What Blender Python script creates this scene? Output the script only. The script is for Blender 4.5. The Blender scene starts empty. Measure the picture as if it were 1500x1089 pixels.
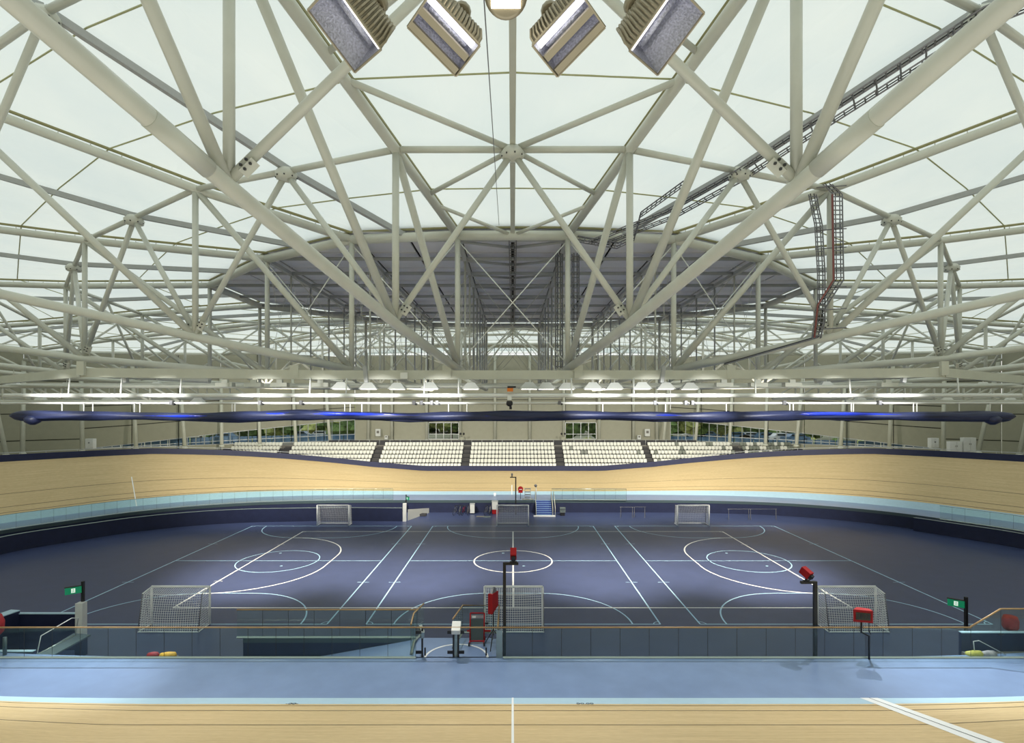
import bpy, math, random
from mathutils import Vector, Matrix
random.seed(7)
C = bpy.context.scene.collection
sc = bpy.context.scene
PI = math.pi
# ------------------------------------------------------------------ camera, world, light, exposure
CAMH = 11.73
cam_d = bpy.data.cameras.new('camera'); cam = bpy.data.objects.new('camera', cam_d); C.objects.link(cam)
cam.location = (0, 0, CAMH); cam.rotation_euler = (PI/2, 0, 0)
cam_d.sensor_width = 36; cam_d.lens = 36*800/1500
cam_d.shift_x = -1/1500; cam_d.shift_y = 54.5/1500
cam_d.clip_start = 0.05; cam_d.clip_end = 600
sc.camera = cam
sc.view_settings.view_transform = 'Standard'; sc.view_settings.look = 'None'
sc.view_settings.gamma = 1; sc.view_settings.use_curve_mapping = False
sc.view_settings.exposure = 0.1
w = bpy.data.worlds.new('sky'); sc.world = w; w.use_nodes = True
nt = w.node_tree; nt.nodes.clear()
wo = nt.nodes.new('ShaderNodeOutputWorld'); bg = nt.nodes.new('ShaderNodeBackground')
tc = nt.nodes.new('ShaderNodeTexCoord'); sp = nt.nodes.new('ShaderNodeSeparateXYZ')
mr = nt.nodes.new('ShaderNodeMapRange'); mr.inputs[1].default_value = -0.1; mr.inputs[2].default_value = 0.9
cr = nt.nodes.new('ShaderNodeValToRGB')
cr.color_ramp.elements[0].color = (1.0, 0.99, 0.90, 1); cr.color_ramp.elements[1].color = (0.90, 0.97, 0.97, 1)
nt.links.new(tc.outputs['Generated'], sp.inputs[0]); nt.links.new(sp.outputs['Z'], mr.inputs[0])
nt.links.new(mr.outputs[0], cr.inputs[0]); nt.links.new(cr.outputs[0], bg.inputs[0])
bg.inputs[1].default_value = 1.1
nt.links.new(bg.outputs[0], wo.inputs[0])
def spot(x, y, z, tx, ty, tz, power, size=110, blend=0.9, r=0.25, col=(1, 0.97, 0.9)):
    d = bpy.data.lights.new('flood_or_fill_beam', 'SPOT'); d.energy = power; d.spot_size = math.radians(size)
    d.spot_blend = blend; d.shadow_soft_size = r; d.color = col
    o = bpy.data.objects.new('flood_or_fill_beam', d); C.objects.link(o); o.location = (x, y, z)
    o.rotation_euler = (Vector((tx, ty, tz))-Vector((x, y, z))).to_track_quat('-Z', 'Y').to_euler()
    return o
FLOODS = [(-17.8, 34, 12.9, -17.2, 39), (-6.2, 34, 12.9, -6.6, 39), (6.2, 34, 12.9, 6.2, 39), (17.8, 34, 12.9, 16.5, 39)]
FAR_FLOODS = [(-22, 48), (-9, 50), (9, 50), (22, 48)]
for x, y, z, tx, ty in FLOODS:
    spot(x, y, z, tx, ty, 0, 21000, 66, 1.0, 0.35, (1, 0.88, 0.70))
for x, y in FAR_FLOODS:
    spot(x, y, 12.9, x*1.25, 70, 2, 17000, 100, 1.0, 0.4, (1, 0.93, 0.8))
for x in (-15, -5, 5, 15):
    spot(x, 25.1, 12.7, x*1.05, 18.2, 1.5, 3300, 84, 1.0, 0.15, (1, 0.97, 0.92))
for x in (-17.7, 17.7):
    spot(x, 29.5, 12.9, x, 20.5, 1.4, 9000, 42, 1.0, 0.12, (0.95, 1, 1))
for x in (-22, -19.3, -16.6, -12, -9.3, -6.5, -3.5, 4, 6.7, 9.4, 12.6, 15.4, 18.4):
    spot(x, 23.6, 12.75, x, 26.2, 11.95, 900, 64, 1.0, 0.08, (1, 1, 1))  # added spots without fittings, to make the white pipes glare
# ------------------------------------------------------------------ materials
M = {}
def mat(name, col, rough=0.5, metal=0.0, noise=0.0, nscale=4.0, bump=0.0, spec=0.5, emit=None, coords='Object', stretch=(1, 1, 1)):
    m = bpy.data.materials.new(name); m.use_nodes = True; n = m.node_tree
    b = n.nodes['Principled BSDF']; b.inputs['Base Color'].default_value = (*col, 1)
    b.inputs['Roughness'].default_value = rough; b.inputs['Metallic'].default_value = metal
    b.inputs['Specular IOR Level'].default_value = spec
    if noise or bump:
        t = n.nodes.new('ShaderNodeTexCoord'); mp = n.nodes.new('ShaderNodeMapping'); mp.inputs['Scale'].default_value = stretch
        nz = n.nodes.new('ShaderNodeTexNoise'); nz.inputs['Scale'].default_value = nscale; nz.inputs['Detail'].default_value = 5
        n.links.new(t.outputs[coords], mp.inputs[0]); n.links.new(mp.outputs[0], nz.inputs['Vector'])
        if noise:
            mx = n.nodes.new('ShaderNodeMix'); mx.data_type = 'RGBA'; mx.blend_type = 'MULTIPLY'
            rp = n.nodes.new('ShaderNodeMapRange'); rp.inputs[1].default_value = 0.3; rp.inputs[2].default_value = 0.7
            rp.inputs[3].default_value = 1-noise; rp.inputs[4].default_value = 1+noise*0.4
            n.links.new(nz.outputs['Fac'], rp.inputs[0])
            mx.inputs[0].default_value = 1; mx.inputs[6].default_value = (*col, 1)
            n.links.new(rp.outputs[0], mx.inputs[7]); n.links.new(mx.outputs[2], b.inputs['Base Color'])
        if bump:
            bp = n.nodes.new('ShaderNodeBump'); bp.inputs['Strength'].default_value = bump; bp.inputs['Distance'].default_value = 0.02
            n.links.new(nz.outputs['Fac'], bp.inputs['Height']); n.links.new(bp.outputs[0], b.inputs['Normal'])
    if emit:
        b.inputs['Emission Color'].default_value = (*emit[0], 1); b.inputs['Emission Strength'].default_value = emit[1]
    M[name] = m; return m
mat('white_steel', (0.64, 0.645, 0.56), 0.30, noise=0.06, nscale=1.5)
mat('beam_steel', (0.58, 0.585, 0.49), 0.45, noise=0.05, nscale=2)
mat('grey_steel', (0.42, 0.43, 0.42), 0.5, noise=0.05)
mat('bright_pipe', (0.8, 0.81, 0.76), 0.25)
mat('galvanised', (0.22, 0.22, 0.23), 0.45, 0.5, noise=0.2, nscale=8)
mat('clamp_rail', (0.30, 0.28, 0.13), 0.5)
mat('seam', (0.42, 0.42, 0.22), 0.6)
mat('dark_bolt', (0.05, 0.05, 0.05), 0.5, 0.3)
mat('soffit', (0.80, 0.80, 0.82), 0.6, noise=0.06, nscale=0.6)
mat('soffit_gap', (0.02, 0.02, 0.02), 0.8)
mat('infield', (0.046, 0.063, 0.145), 0.34, noise=0.10, nscale=0.8, spec=0.22)
mat('safety', (0.18, 0.26, 0.44), 0.30, noise=0.08, nscale=1.2)
mat('safety_far', (0.16, 0.27, 0.42), 0.42, noise=0.08, nscale=1.2)
mat('cote', (0.42, 0.60, 0.72), 0.4, noise=0.05)
mat('navy_wall', (0.014, 0.020, 0.060), 0.5, noise=0.15, nscale=2)
mat('navy_barrier', (0.020, 0.026, 0.080), 0.45, noise=0.1, nscale=2)
mat('fascia', (0.06, 0.09, 0.10), 0.35)
mat('line_white', (0.80, 0.82, 0.82), 0.5)
mat('line_blue', (0.42, 0.66, 0.85), 0.5)
mat('line_black', (0.03, 0.03, 0.03), 0.5)
mat('line_brown', (0.13, 0.09, 0.045), 0.5)
mat('track_text', (0.04, 0.04, 0.05), 0.6)
mat('handrail_timber', (0.42, 0.27, 0.12), 0.4, noise=0.25, nscale=6, stretch=(0.3, 4, 4))
mat('channel', (0.34, 0.40, 0.38), 0.25, 0.6)
mat('red', (0.35, 0.012, 0.015), 0.6, noise=0.1, spec=0.2)
mat('red_fabric', (0.30, 0.01, 0.015), 0.7, noise=0.3, nscale=6, bump=0.4)
mat('yellow_fabric', (0.75, 0.42, 0.03), 0.6, noise=0.3, nscale=5, bump=0.4)
mat('olive_fabric', (0.45, 0.42, 0.08), 0.6, noise=0.3, nscale=5, bump=0.4)
mat('grey_fabric', (0.35, 0.33, 0.36), 0.7, noise=0.4, nscale=5, bump=0.4)
mat('black', (0.012, 0.012, 0.014), 0.45)
mat('screen', (0.02, 0.03, 0.03), 0.15)
mat('green_sign', (0.0, 0.30, 0.13), 0.4, emit=((0.0, 0.45, 0.2), 0.12))
mat('sign_white', (0.85, 0.9, 0.85), 0.4, emit=((0.8, 1, 0.85), 0.5))
mat('goal_white', (0.95, 0.96, 0.96), 0.35)
mat('net_white', (0.92, 0.93, 0.94), 0.7)
mat('white_box', (0.70, 0.71, 0.68), 0.5, noise=0.04)
mat('cladding', (0.38, 0.37, 0.28), 0.6, noise=0.05, nscale=1.5)
mat('cladding_joint', (0.07, 0.07, 0.055), 0.7)
mat('concourse', (0.20, 0.19, 0.17), 0.7, noise=0.1)
mat('terrace', (0.045, 0.045, 0.05), 0.7, noise=0.15)
mat('seat_white', (0.80, 0.80, 0.72), 0.45)
mat('seat_grey', (0.22, 0.24, 0.20), 0.45)
mat('frame_alu', (0.50, 0.52, 0.52), 0.4, 0.3)
mat('curtain_navy', (0.02, 0.028, 0.085), 0.45, noise=0.5, nscale=1.4, stretch=(0.5, 6, 6), bump=0.6)
mat('curtain_painted_shine', (0.02, 0.05, 0.55), 0.18, noise=0.5, nscale=1.0, stretch=(0.5, 6, 6), bump=0.5)  # highlight on the curtain put into a brighter blue colour
mat('orange', (0.75, 0.20, 0.02), 0.4)
mat('lamp_housing', (0.40, 0.35, 0.25), 0.4, 0.45, noise=0.06, nscale=6)
mat('lamp_reflector', (0.55, 0.56, 0.66), 0.3, 0.45, noise=0.35, nscale=60, bump=0.5)
mat('lamp_glow', (1, 0.95, 0.85), 0.3, emit=((1, 0.93, 0.78), 9))
mat('lamp_glow_soft', (1, 0.98, 0.95), 0.3, emit=((1, 0.98, 0.95), 2.2))
mat('foliage', (0.15, 0.24, 0.07), 0.9, noise=0.7, nscale=1.2, bump=1.0)
mat('foliage_light', (0.46, 0.50, 0.17), 0.9, noise=0.6, nscale=1.6, bump=1.0)
mat('bark', (0.12, 0.09, 0.06), 0.9, noise=0.3)
mat('ground_out', (0.30, 0.30, 0.22), 0.9, noise=0.3, nscale=0.15)
mat('car_blue', (0.10, 0.18, 0.30), 0.25, 0.3)
mat('car_white', (0.65, 0.68, 0.7), 0.25)
mat('tyre', (0.02, 0.02, 0.02), 0.8)
mat('step_blue', (0.045, 0.085, 0.30), 0.5, noise=0.1)
mat('brick_wall', (0.22, 0.24, 0.28), 0.7, noise=0.4, nscale=2)
mat('cable_red', (0.25, 0.08, 0.07), 0.6)
mat('screed', (0.60, 0.60, 0.55), 0.7)
# membrane: translucent sheet
m = bpy.data.materials.new('membrane'); m.use_nodes = True; n = m.node_tree; n.nodes.clear()
o_ = n.nodes.new('ShaderNodeOutputMaterial'); t_ = n.nodes.new('ShaderNodeBsdfTranslucent'); d_ = n.nodes.new('ShaderNodeBsdfDiffuse')
x_ = n.nodes.new('ShaderNodeMixShader'); x_.inputs[0].default_value = 0.3
nz = n.nodes.new('ShaderNodeTexNoise'); nz.inputs['Scale'].default_value = 0.25; nz.inputs['Detail'].default_value = 4
tcm = n.nodes.new('ShaderNodeTexCoord'); n.links.new(tcm.outputs['Object'], nz.inputs['Vector'])
rp = n.nodes.new('ShaderNodeValToRGB'); rp.color_ramp.elements[0].color = (0.80, 0.86, 0.84, 1); rp.color_ramp.elements[1].color = (0.90, 0.93, 0.88, 1)
rp.color_ramp.elements[0].position = 0.3; rp.color_ramp.elements[1].position = 0.7
n.links.new(nz.outputs['Fac'], rp.inputs[0]); n.links.new(rp.outputs[0], t_.inputs[0]); d_.inputs[0].default_value = (0.85, 0.87, 0.84, 1)
n.links.new(t_.outputs[0], x_.inputs[1]); n.links.new(d_.outputs[0], x_.inputs[2]); n.links.new(x_.outputs[0], o_.inputs[0]); M['membrane'] = m
# glass: clear sheet with a tint and a sheen
def glass(name, tint, refl):
    m = bpy.data.materials.new(name); m.use_nodes = True; n = m.node_tree; n.nodes.clear()
    o = n.nodes.new('ShaderNodeOutputMaterial'); t = n.nodes.new('ShaderNodeBsdfTransparent'); g = n.nodes.new('ShaderNodeBsdfGlossy')
    x = n.nodes.new('ShaderNodeMixShader'); lw = n.nodes.new('ShaderNodeLayerWeight'); lw.inputs[0].default_value = 0.5; pw = n.nodes.new('ShaderNodeMath'); pw.operation = 'POWER'; pw.inputs[1].default_value = 5
    fr = n.nodes.new('ShaderNodeMath'); fr.operation = 'MULTIPLY_ADD'; fr.inputs[1].default_value = refl; fr.inputs[2].default_value = 0.03
    n.links.new(lw.outputs['Facing'], pw.inputs[0]); n.links.new(pw.outputs[0], fr.inputs[0])
    t.inputs[0].default_value = (*tint, 1); g.inputs['Roughness'].default_value = 0.02; g.inputs[0].default_value = (0.9, 1, 0.95, 1)
    n.links.new(fr.outputs[0], x.inputs[0]); n.links.new(t.outputs[0], x.inputs[1]); n.links.new(g.outputs[0], x.inputs[2]); n.links.new(x.outputs[0], o.inputs[0])
    M[name] = m
glass('fence_glass', (0.93, 0.975, 0.955), 0.35)
glass('window_glass', (0.93, 0.97, 0.98), 0.4)
# timber of the track: fine strips along UV.x
m = bpy.data.materials.new('track_timber'); m.use_nodes = True; n = m.node_tree; b = n.nodes['Principled BSDF']
b.inputs['Roughness'].default_value = 0.42
uv = n.nodes.new('ShaderNodeTexCoord'); mp = n.nodes.new('ShaderNodeMapping'); mp.inputs['Scale'].default_value = (0.25, 10, 1)
nz = n.nodes.new('ShaderNodeTexNoise'); nz.inputs['Scale'].default_value = 1.0; nz.inputs['Detail'].default_value = 6; nz.inputs['Roughness'].default_value = 0.65
mp2 = n.nodes.new('ShaderNodeMapping'); mp2.inputs['Scale'].default_value = (3, 60, 1)
nz2 = n.nodes.new('ShaderNodeTexNoise'); nz2.inputs['Scale'].default_value = 1.0; nz2.inputs['Detail'].default_value = 3
for a_, b_ in ((mp, nz), (mp2, nz2)):
    n.links.new(uv.outputs['UV'], a_.inputs[0]); n.links.new(a_.outputs[0], b_.inputs['Vector'])
ad = n.nodes.new('ShaderNodeMath'); ad.operation = 'ADD'; n.links.new(nz.outputs['Fac'], ad.inputs[0]); n.links.new(nz2.outputs['Fac'], ad.inputs[1])
rp = n.nodes.new('ShaderNodeValToRGB'); rp.color_ramp.elements[0].position = 0.36; rp.color_ramp.elements[1].position = 0.64
rp.color_ramp.elements[0].color = (0.50, 0.36, 0.17, 1); rp.color_ramp.elements[1].color = (0.72, 0.55, 0.30, 1)
hf = n.nodes.new('ShaderNodeMath'); hf.operation = 'MULTIPLY'; hf.inputs[1].default_value = 0.5
n.links.new(ad.outputs[0], hf.inputs[0]); n.links.new(hf.outputs[0], rp.inputs[0]); n.links.new(rp.outputs[0], b.inputs['Base Color']); M['track_timber'] = m
# ------------------------------------------------------------------ mesh helpers
ORD0 = 'first second third fourth fifth sixth seventh eighth ninth tenth eleventh twelfth thirteenth'.split()
def V(*a): return Vector(a)
class MB:
    def __init__(s): s.v = []; s.f = []; s.sm = []; s.uv = None
    def quad(s, a, b, c, d):
        i = len(s.v); s.v += [Vector(a), Vector(b), Vector(c), Vector(d)]; s.f.append((i, i+1, i+2, i+3)); s.sm.append(False); return s
    def poly(s, pts):
        i = len(s.v); s.v += [Vector(p) for p in pts]; s.f.append(tuple(range(i, i+len(pts)))); s.sm.append(False); return s
    def hexa(s, p):                     # 8 points: bottom 4, top 4
        i = len(s.v); s.v += [Vector(q) for q in p]
        for q in ((0, 3, 2, 1), (4, 5, 6, 7), (0, 1, 5, 4), (1, 2, 6, 5), (2, 3, 7, 6), (3, 0, 4, 7)):
            s.f.append(tuple(i+k for k in q)); s.sm.append(False)
        return s
    def box(s, c, d, rz=0, rx=0, ry=0):
        R = Matrix.Rotation(rz, 3, 'Z') @ Matrix.Rotation(ry, 3, 'Y') @ Matrix.Rotation(rx, 3, 'X'); c = Vector(c)
        x, y, z = d[0]/2, d[1]/2, d[2]/2
        return s.hexa([c+R @ Vector(q) for q in ((-x, -y, -z), (x, -y, -z), (x, y, -z), (-x, y, -z), (-x, -y, z), (x, -y, z), (x, y, z), (-x, y, z))])
    def bar(s, p, q, w, h, up=(0, 0, 1)):   # rectangular bar
        p = Vector(p); q = Vector(q); d = (q-p).normalized(); u = Vector(up)
        sd = d.cross(u)
        if sd.length < 1e-4: sd = d.cross(Vector((1, 0, 0)))
        sd.normalize(); u = sd.cross(d).normalized(); a = sd*w/2; b = u*h/2
        return s.hexa([p-a-b, p+a-b, q+a-b, q-a-b, p-a+b, p+a+b, q+a+b, q-a+b])
    def tube(s, p, q, r, n=10, r2=None, cap=True): return s.path([p, q], r, n, r2, cap)
    def path(s, pts, r, n=10, r2=None, cap=True):
        pts = [Vector(p) for p in pts]; k = len(pts); rr = [r+(0 if r2 is None else (r2-r)*i/(k-1)) for i in range(k)]
        base = len(s.v); prev = None
        for i, p in enumerate(pts):
            d = (pts[min(i+1, k-1)]-pts[max(i-1, 0)]).normalized()
            if prev is None:
                u = d.cross(Vector((0, 0, 1)))
                if u.length < 1e-3: u = d.cross(Vector((1, 0, 0)))
            else: u = prev-d*prev.dot(d)
            u.normalize(); prev = u; v = d.cross(u)
            for j in range(n):
                a = 2*PI*j/n; s.v.append(p+(u*math.cos(a)+v*math.sin(a))*rr[i])
        for i in range(k-1):
            for j in range(n):
                a = base+i*n+j; b = base+i*n+(j+1) % n
                s.f.append((a, b, b+n, a+n)); s.sm.append(n > 5)
        if cap:
            s.f.append(tuple(base+j for j in range(n-1, -1, -1))); s.f.append(tuple(base+(k-1)*n+j for j in range(n))); s.sm += [False, False]
        return s
    def lathe(s, c, prof, n=16, axis=None):    # prof (r,z)
        c = Vector(c); R = Matrix.Identity(3) if axis is None else Vector(axis).to_track_quat('Z', 'Y').to_matrix()
        base = len(s.v)
        for r, z in prof:
            for j in range(n):
                a = 2*PI*j/n; s.v.append(c+R @ Vector((r*math.cos(a), r*math.sin(a), z)))
        for i in range(len(prof)-1):
            for j in range(n):
                a = base+i*n+j; b = base+i*n+(j+1) % n; s.f.append((a, b, b+n, a+n)); s.sm.append(True)
        s.f.append(tuple(base+j for j in range(n-1, -1, -1))); s.f.append(tuple(base+(len(prof)-1)*n+j for j in range(n))); s.sm += [False, False]
        return s
    def build(s, name, material, parent=None, world=True):
        me = bpy.data.meshes.new(name)
        off = Vector((0, 0, 0))
        if parent is not None and world:
            p = parent
            while p is not None: off += p.location; p = p.parent
        me.from_pydata([tuple(v-off) for v in s.v], [], s.f)
        me.polygons.foreach_set('use_smooth', s.sm); me.materials.append(M[material] if isinstance(material, str) else material)
        if s.uv:
            ul = me.uv_layers.new(name='UVMap')
            for l in me.loops: ul.data[l.index].uv = s.uv[l.vertex_index]
        me.update()
        o = bpy.data.objects.new(name, me); C.objects.link(o)
        if parent is not None: o.parent = parent
        return o
def tag(o, label=None, cat=None, group=None, kind=None):
    if label: o['label'] = label
    if cat: o['category'] = cat
    if group: o['group'] = group
    if kind: o['kind'] = kind
    return o
def thing(name, label, cat, loc=(0, 0, 0), rz=0, group=None):
    o = bpy.data.objects.new(name, None); C.objects.link(o); o.location = loc; o.rotation_euler = (0, 0, rz)
    o.empty_display_size = 0.2
    return tag(o, label, cat, group)
def struct(name, mb, m, parent=None): return tag(mb.build(name, m, parent), kind='structure')
def dup(root, loc, rz=0, label=None, group=None):
    def cp(o, par):
        c = o.copy(); C.objects.link(c); c.parent = par
        for ch in list(kids[o]): cp(ch, c)
        return c
    kids = {}
    def walk(o):
        kids[o] = [x for x in C.objects if x.parent == o] if o not in kids else kids[o]
        for x in kids[o]: walk(x)
    walk(root)
    r = cp(root, None); r.location = loc; r.rotation_euler = (0, 0, rz)
    return tag(r, label, None, group)
def G(px, py, z=0.0):                # a point of the level plane z seen at a place of the photograph
    Y = 800*(CAMH-z)/(py-599); return V((px-751)*Y/800, Y, z)
def P(px, py, Y): return V((px-751)*Y/800, Y, CAMH+(599-py)*Y/800)
def lerp(a, b, t): return a+(b-a)*t
def interp(tab, x):
    for (a, fa), (b, fb) in zip(tab, tab[1:]):
        if x <= b: return fa+(fb-fa)*max(0, (x-a))/(b-a)
    return tab[-1][1]
# ------------------------------------------------------------------ the oval
CY = 42.2; Z0 = 1.4
quarter = [(0, 19.5), (9, 19.5), (18, 19.4), (26.6, 18.4), (32.8, 16.1), (37.8, 12.4), (41, 8.0), (43.3, 4), (44, 0)]
ctrl = [(x, d) for x, d in quarter]+[(x, -d) for x, d in quarter[-2::-1]]+[(-x, -d) for x, d in quarter[1:]]+[(-x, d) for x, d in quarter[-2:0:-1]]
oval = []
N_ = len(ctrl); SUB = 8
for i in range(N_):
    p0, p1, p2, p3 = [Vector(ctrl[(i+k) % N_]) for k in (-1, 0, 1, 2)]
    for j in range(SUB):
        t = j/SUB
        oval.append(0.5*((2*p1)+(p2-p0)*t+(2*p0-5*p1+4*p2-p3)*t*t+(3*p1-p0-3*p2+p3)*t**3))
NO = len(oval)
nrm = []
for i in range(NO):
    d = (oval[(i+3) % NO]-oval[(i-3) % NO]).normalized(); nrm.append(Vector((-d.y, d.x)))
for i in range(NO):
    if nrm[i].dot(oval[i]) < 0: nrm[i] = -nrm[i]
arc = [0]
for i in range(NO): arc.append(arc[-1]+(oval[(i+1) % NO]-oval[i]).length)
BANK = [(0, 15.5), (12, 15.5), (18, 20), (25, 28), (31, 36), (36, 42), (44, 43)]
def safe_w(i): return lerp(3.2, 3.9, (oval[i % NO].y/19.5+1)/2)
def cote_w(i): return lerp(0.85, 1.0, (oval[i % NO].y/19.5+1)/2)
TRACK_W = 7.55
def opt(i, off, z):
    i %= NO; q = oval[i]+nrm[i]*off; return V(q.x, CY+q.y, z)
def spt(i, s, lift=0.0):             # point on the banked track, s metres up the slope
    i %= NO; a = math.radians(interp(BANK, abs(oval[i].x)))
    return opt(i, safe_w(i)+s*math.cos(a)-lift*math.sin(a), Z0+s*math.sin(a)+lift*math.cos(a))
def ribbon(f, g, lo=0, hi=None, closed=True, steps=1):
    mb = MB(); mb.uv = []; hi = NO if hi is None else hi
    for i in range(lo, hi+1):
        for k in range(steps+1):
            p = f(i).lerp(g(i), k/steps); mb.v.append(p); mb.uv.append((arc[i], (g(i)-f(i)).length*k/steps))
    for i in range(hi-lo):
        for k in range(steps):
            a = i*(steps+1)+k; mb.f.append((a, a+steps+1, a+steps+2, a+1)); mb.sm.append(True)
    return mb
# ground level floor of the infield
mb = MB(); mb.poly([opt(i, 0.02, 0) for i in range(NO-1, -1, -1)])
struct('floor', mb, 'infield')
struct('wall_infield', ribbon(lambda i: opt(i, 0, 0), lambda i: opt(i, 0, Z0-0.22)), 'navy_wall')
struct('trim_1', ribbon(lambda i: opt(i, -0.03, Z0-0.3), lambda i: opt(i, -0.03, Z0)), 'fascia')
track = thing('velodrome_track', 'banked pale timber cycling track with light blue inner band and navy rim', 'track')
ribbon(lambda i: opt(i, -0.03, Z0), lambda i: opt(i, safe_w(i), Z0)).build('safety_zone', 'safety', track)
ribbon(lambda i: spt(i, 0), lambda i: spt(i, cote_w(i))).build('inner_band', 'cote', track)
ribbon(lambda i: spt(i, cote_w(i)), lambda i: spt(i, TRACK_W), steps=6).build('timber_surface', 'track_timber', track)
bl = track.children[-1] if False else None
for nm, s_, wd, mt in (('datum_line', 0.2, 0.05, 'line_brown'), ('sprint_line', 0.85, 0.05, 'line_brown'), ('stayer_line', 2.45, 0.05, 'line_brown')):
    ribbon(lambda i: spt(i, cote_w(i)+s_, 0.004), lambda i: spt(i, cote_w(i)+s_+wd, 0.004)).build(nm, mt, track)
bar = MB()
B1 = ribbon(lambda i: spt(i, TRACK_W, 0)+V(0, 0, 0), lambda i: spt(i, TRACK_W)+V(0, 0, 0.68)); B1.build('rim_barrier', 'navy_barrier', track)
def idx_at(x, far):
    return min(range(NO), key=lambda i: abs(oval[i].x-x)+(0 if (oval[i].y > 0) == far else 999))
def cross_line(name, i, s0, s1, wd, mt, lift=0.006, shift=0.0):
    t = (opt(i+1, 0, 0)-opt(i-1, 0, 0)).normalized(); mb = MB(); K = 8 if not shift else 10
    if shift:
        L = (opt(i+1, 0, 0)-opt(i-1, 0, 0)).length/2
        def at_(s, dx):
            u = i+(shift+dx)/L; k = math.floor(u); return spt(k, s, lift).lerp(spt(k+1, s, lift), u-k)
        for k in range(K):
            a, b = lerp(s0, s1, k/K), lerp(s0, s1, (k+1)/K)
            mb.quad(at_(a, -wd/2), at_(a, wd/2), at_(b, wd/2), at_(b, -wd/2))
        return mb.build(name, mt, track)
    for k in range(K):
        a, b = lerp(s0, s1, k/K), lerp(s0, s1, (k+1)/K); c = t*shift
        mb.quad(spt(i, a, lift)+c-t*wd/2, spt(i, a, lift)+c+t*wd/2, spt(i, b, lift)+c+t*wd/2, spt(i, b, lift)+c-t*wd/2)
    return mb.build(name, mt, track)
cross_line('pursuit_line', idx_at(0, False), 0, 7.5, 0.07, 'line_white')
cross_line('pursuit_line', idx_at(0, True), 0, 2.9, 0.12, 'line_white', shift=-0.1)
iF = idx_at(12.7, False)
sh = (12.7-oval[iF].x)*(1 if (opt(iF+1, 0, 0)-opt(iF-1, 0, 0)).x > 0 else -1)
cross_line('finish_strip', iF, 0, 7.5, 0.62, 'line_white', 0.006, sh)
cross_line('finish_line', iF, 0, 7.5, 0.035, 'line_black', 0.009, sh)
cross_line('start_line', idx_at(-37.3, True), 0, 4.2, 0.09, 'line_white')
def flat_text(s, size, mt, parent, mtx, name='lettering', ext=0.002):
    cu = bpy.data.curves.new(name, 'FONT'); cu.body = s; cu.size = size; cu.extrude = ext; cu.align_x = 'CENTER'; cu.align_y = 'CENTER'
    o = bpy.data.objects.new('tmp', cu); C.objects.link(o)
    dg = bpy.context.evaluated_depsgraph_get(); me = bpy.data.meshes.new_from_object(o.evaluated_get(dg)); bpy.data.objects.remove(o)
    me.materials.clear(); me.materials.append(M[mt]); me.transform(mtx)
    r = bpy.data.objects.new(name, me); C.objects.link(r); r.parent = parent; return r
a_ = math.radians(-15.5)
for px, s in ((857, '1980'), (428, '~000~')):
    p = spt(idx_at((px-751)*18.6/800, False), 0.85, 0.01); p.x = (px-751)*p.y/800
    flat_text('00.00' if px == 857 else '-00-', 0.27, 'track_text', track, Matrix.Translation(p) @ Matrix.Rotation(a_, 4, 'X'))
# ------------------------------------------------------------------ court lines
lines = thing('court_markings', 'white and pale blue ball court lines painted on the dark blue floor', 'court lines', (0, CY, 0))
def seg(mb, a, b, wd=0.07, z=0.006):
    a = V(a[0], a[1], z); b = V(b[0], b[1], z); d = (b-a).normalized(); s = V(-d.y, d.x, 0)*wd/2; mb.quad(a-s, b-s, b+s, a+s)
def arcl(mb, cx, cy, r, a0, a1, wd=0.07, z=0.006, n=48):
    for k in range(n):
        p, q = [math.radians(lerp(a0, a1, (k+j)/n)) for j in (0, 1)]
        mb.quad((cx+(r-wd/2)*math.cos(p), cy+(r-wd/2)*math.sin(p), z), (cx+(r+wd/2)*math.cos(p), cy+(r+wd/2)*math.sin(p), z),
                (cx+(r+wd/2)*math.cos(q), cy+(r+wd/2)*math.sin(q), z), (cx+(r-wd/2)*math.cos(q), cy+(r-wd/2)*math.sin(q), z))
mb = MB(); y0, y1, ym = 32.15, 52.1, 42.1
for a, b in (((-20, y0), (20, y0)), ((-20, y1), (20, y1)), ((-20, y0), (-20, y1)), ((20, y0), (20, y1)), ((0.03, y0), (0.03, y1))): seg(mb, a, b, 0.11)
arcl(mb, 0.03, ym, 3, 0, 360, 0.11)
for s in (-1, 1):
    gx = 20*s
    seg(mb, (gx-6*s, ym-1.5), (gx-6*s, ym+1.5), 0.09)
    for t in (-1, 1):
        a0 = 90*t if s > 0 else 90*t
        arcl(mb, gx, ym+1.5*t, 6, 90*t, 180*t if s > 0 else 0, 0.11, n=24)
        arcl(mb, gx, ym+9.97*t, 0.3, (90 if s > 0 else 0)*-t, (180 if s > 0 else 90)*-t, 0.06, n=6)
    for dy in (2.5, -2.5):
        seg(mb, (gx-0.3, ym+dy*2), (gx+0.3, ym+dy*2), 0.05)
mb.build('main_court_lines', 'line_white', lines)
yn, yf = 29.7, 54.55
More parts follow.
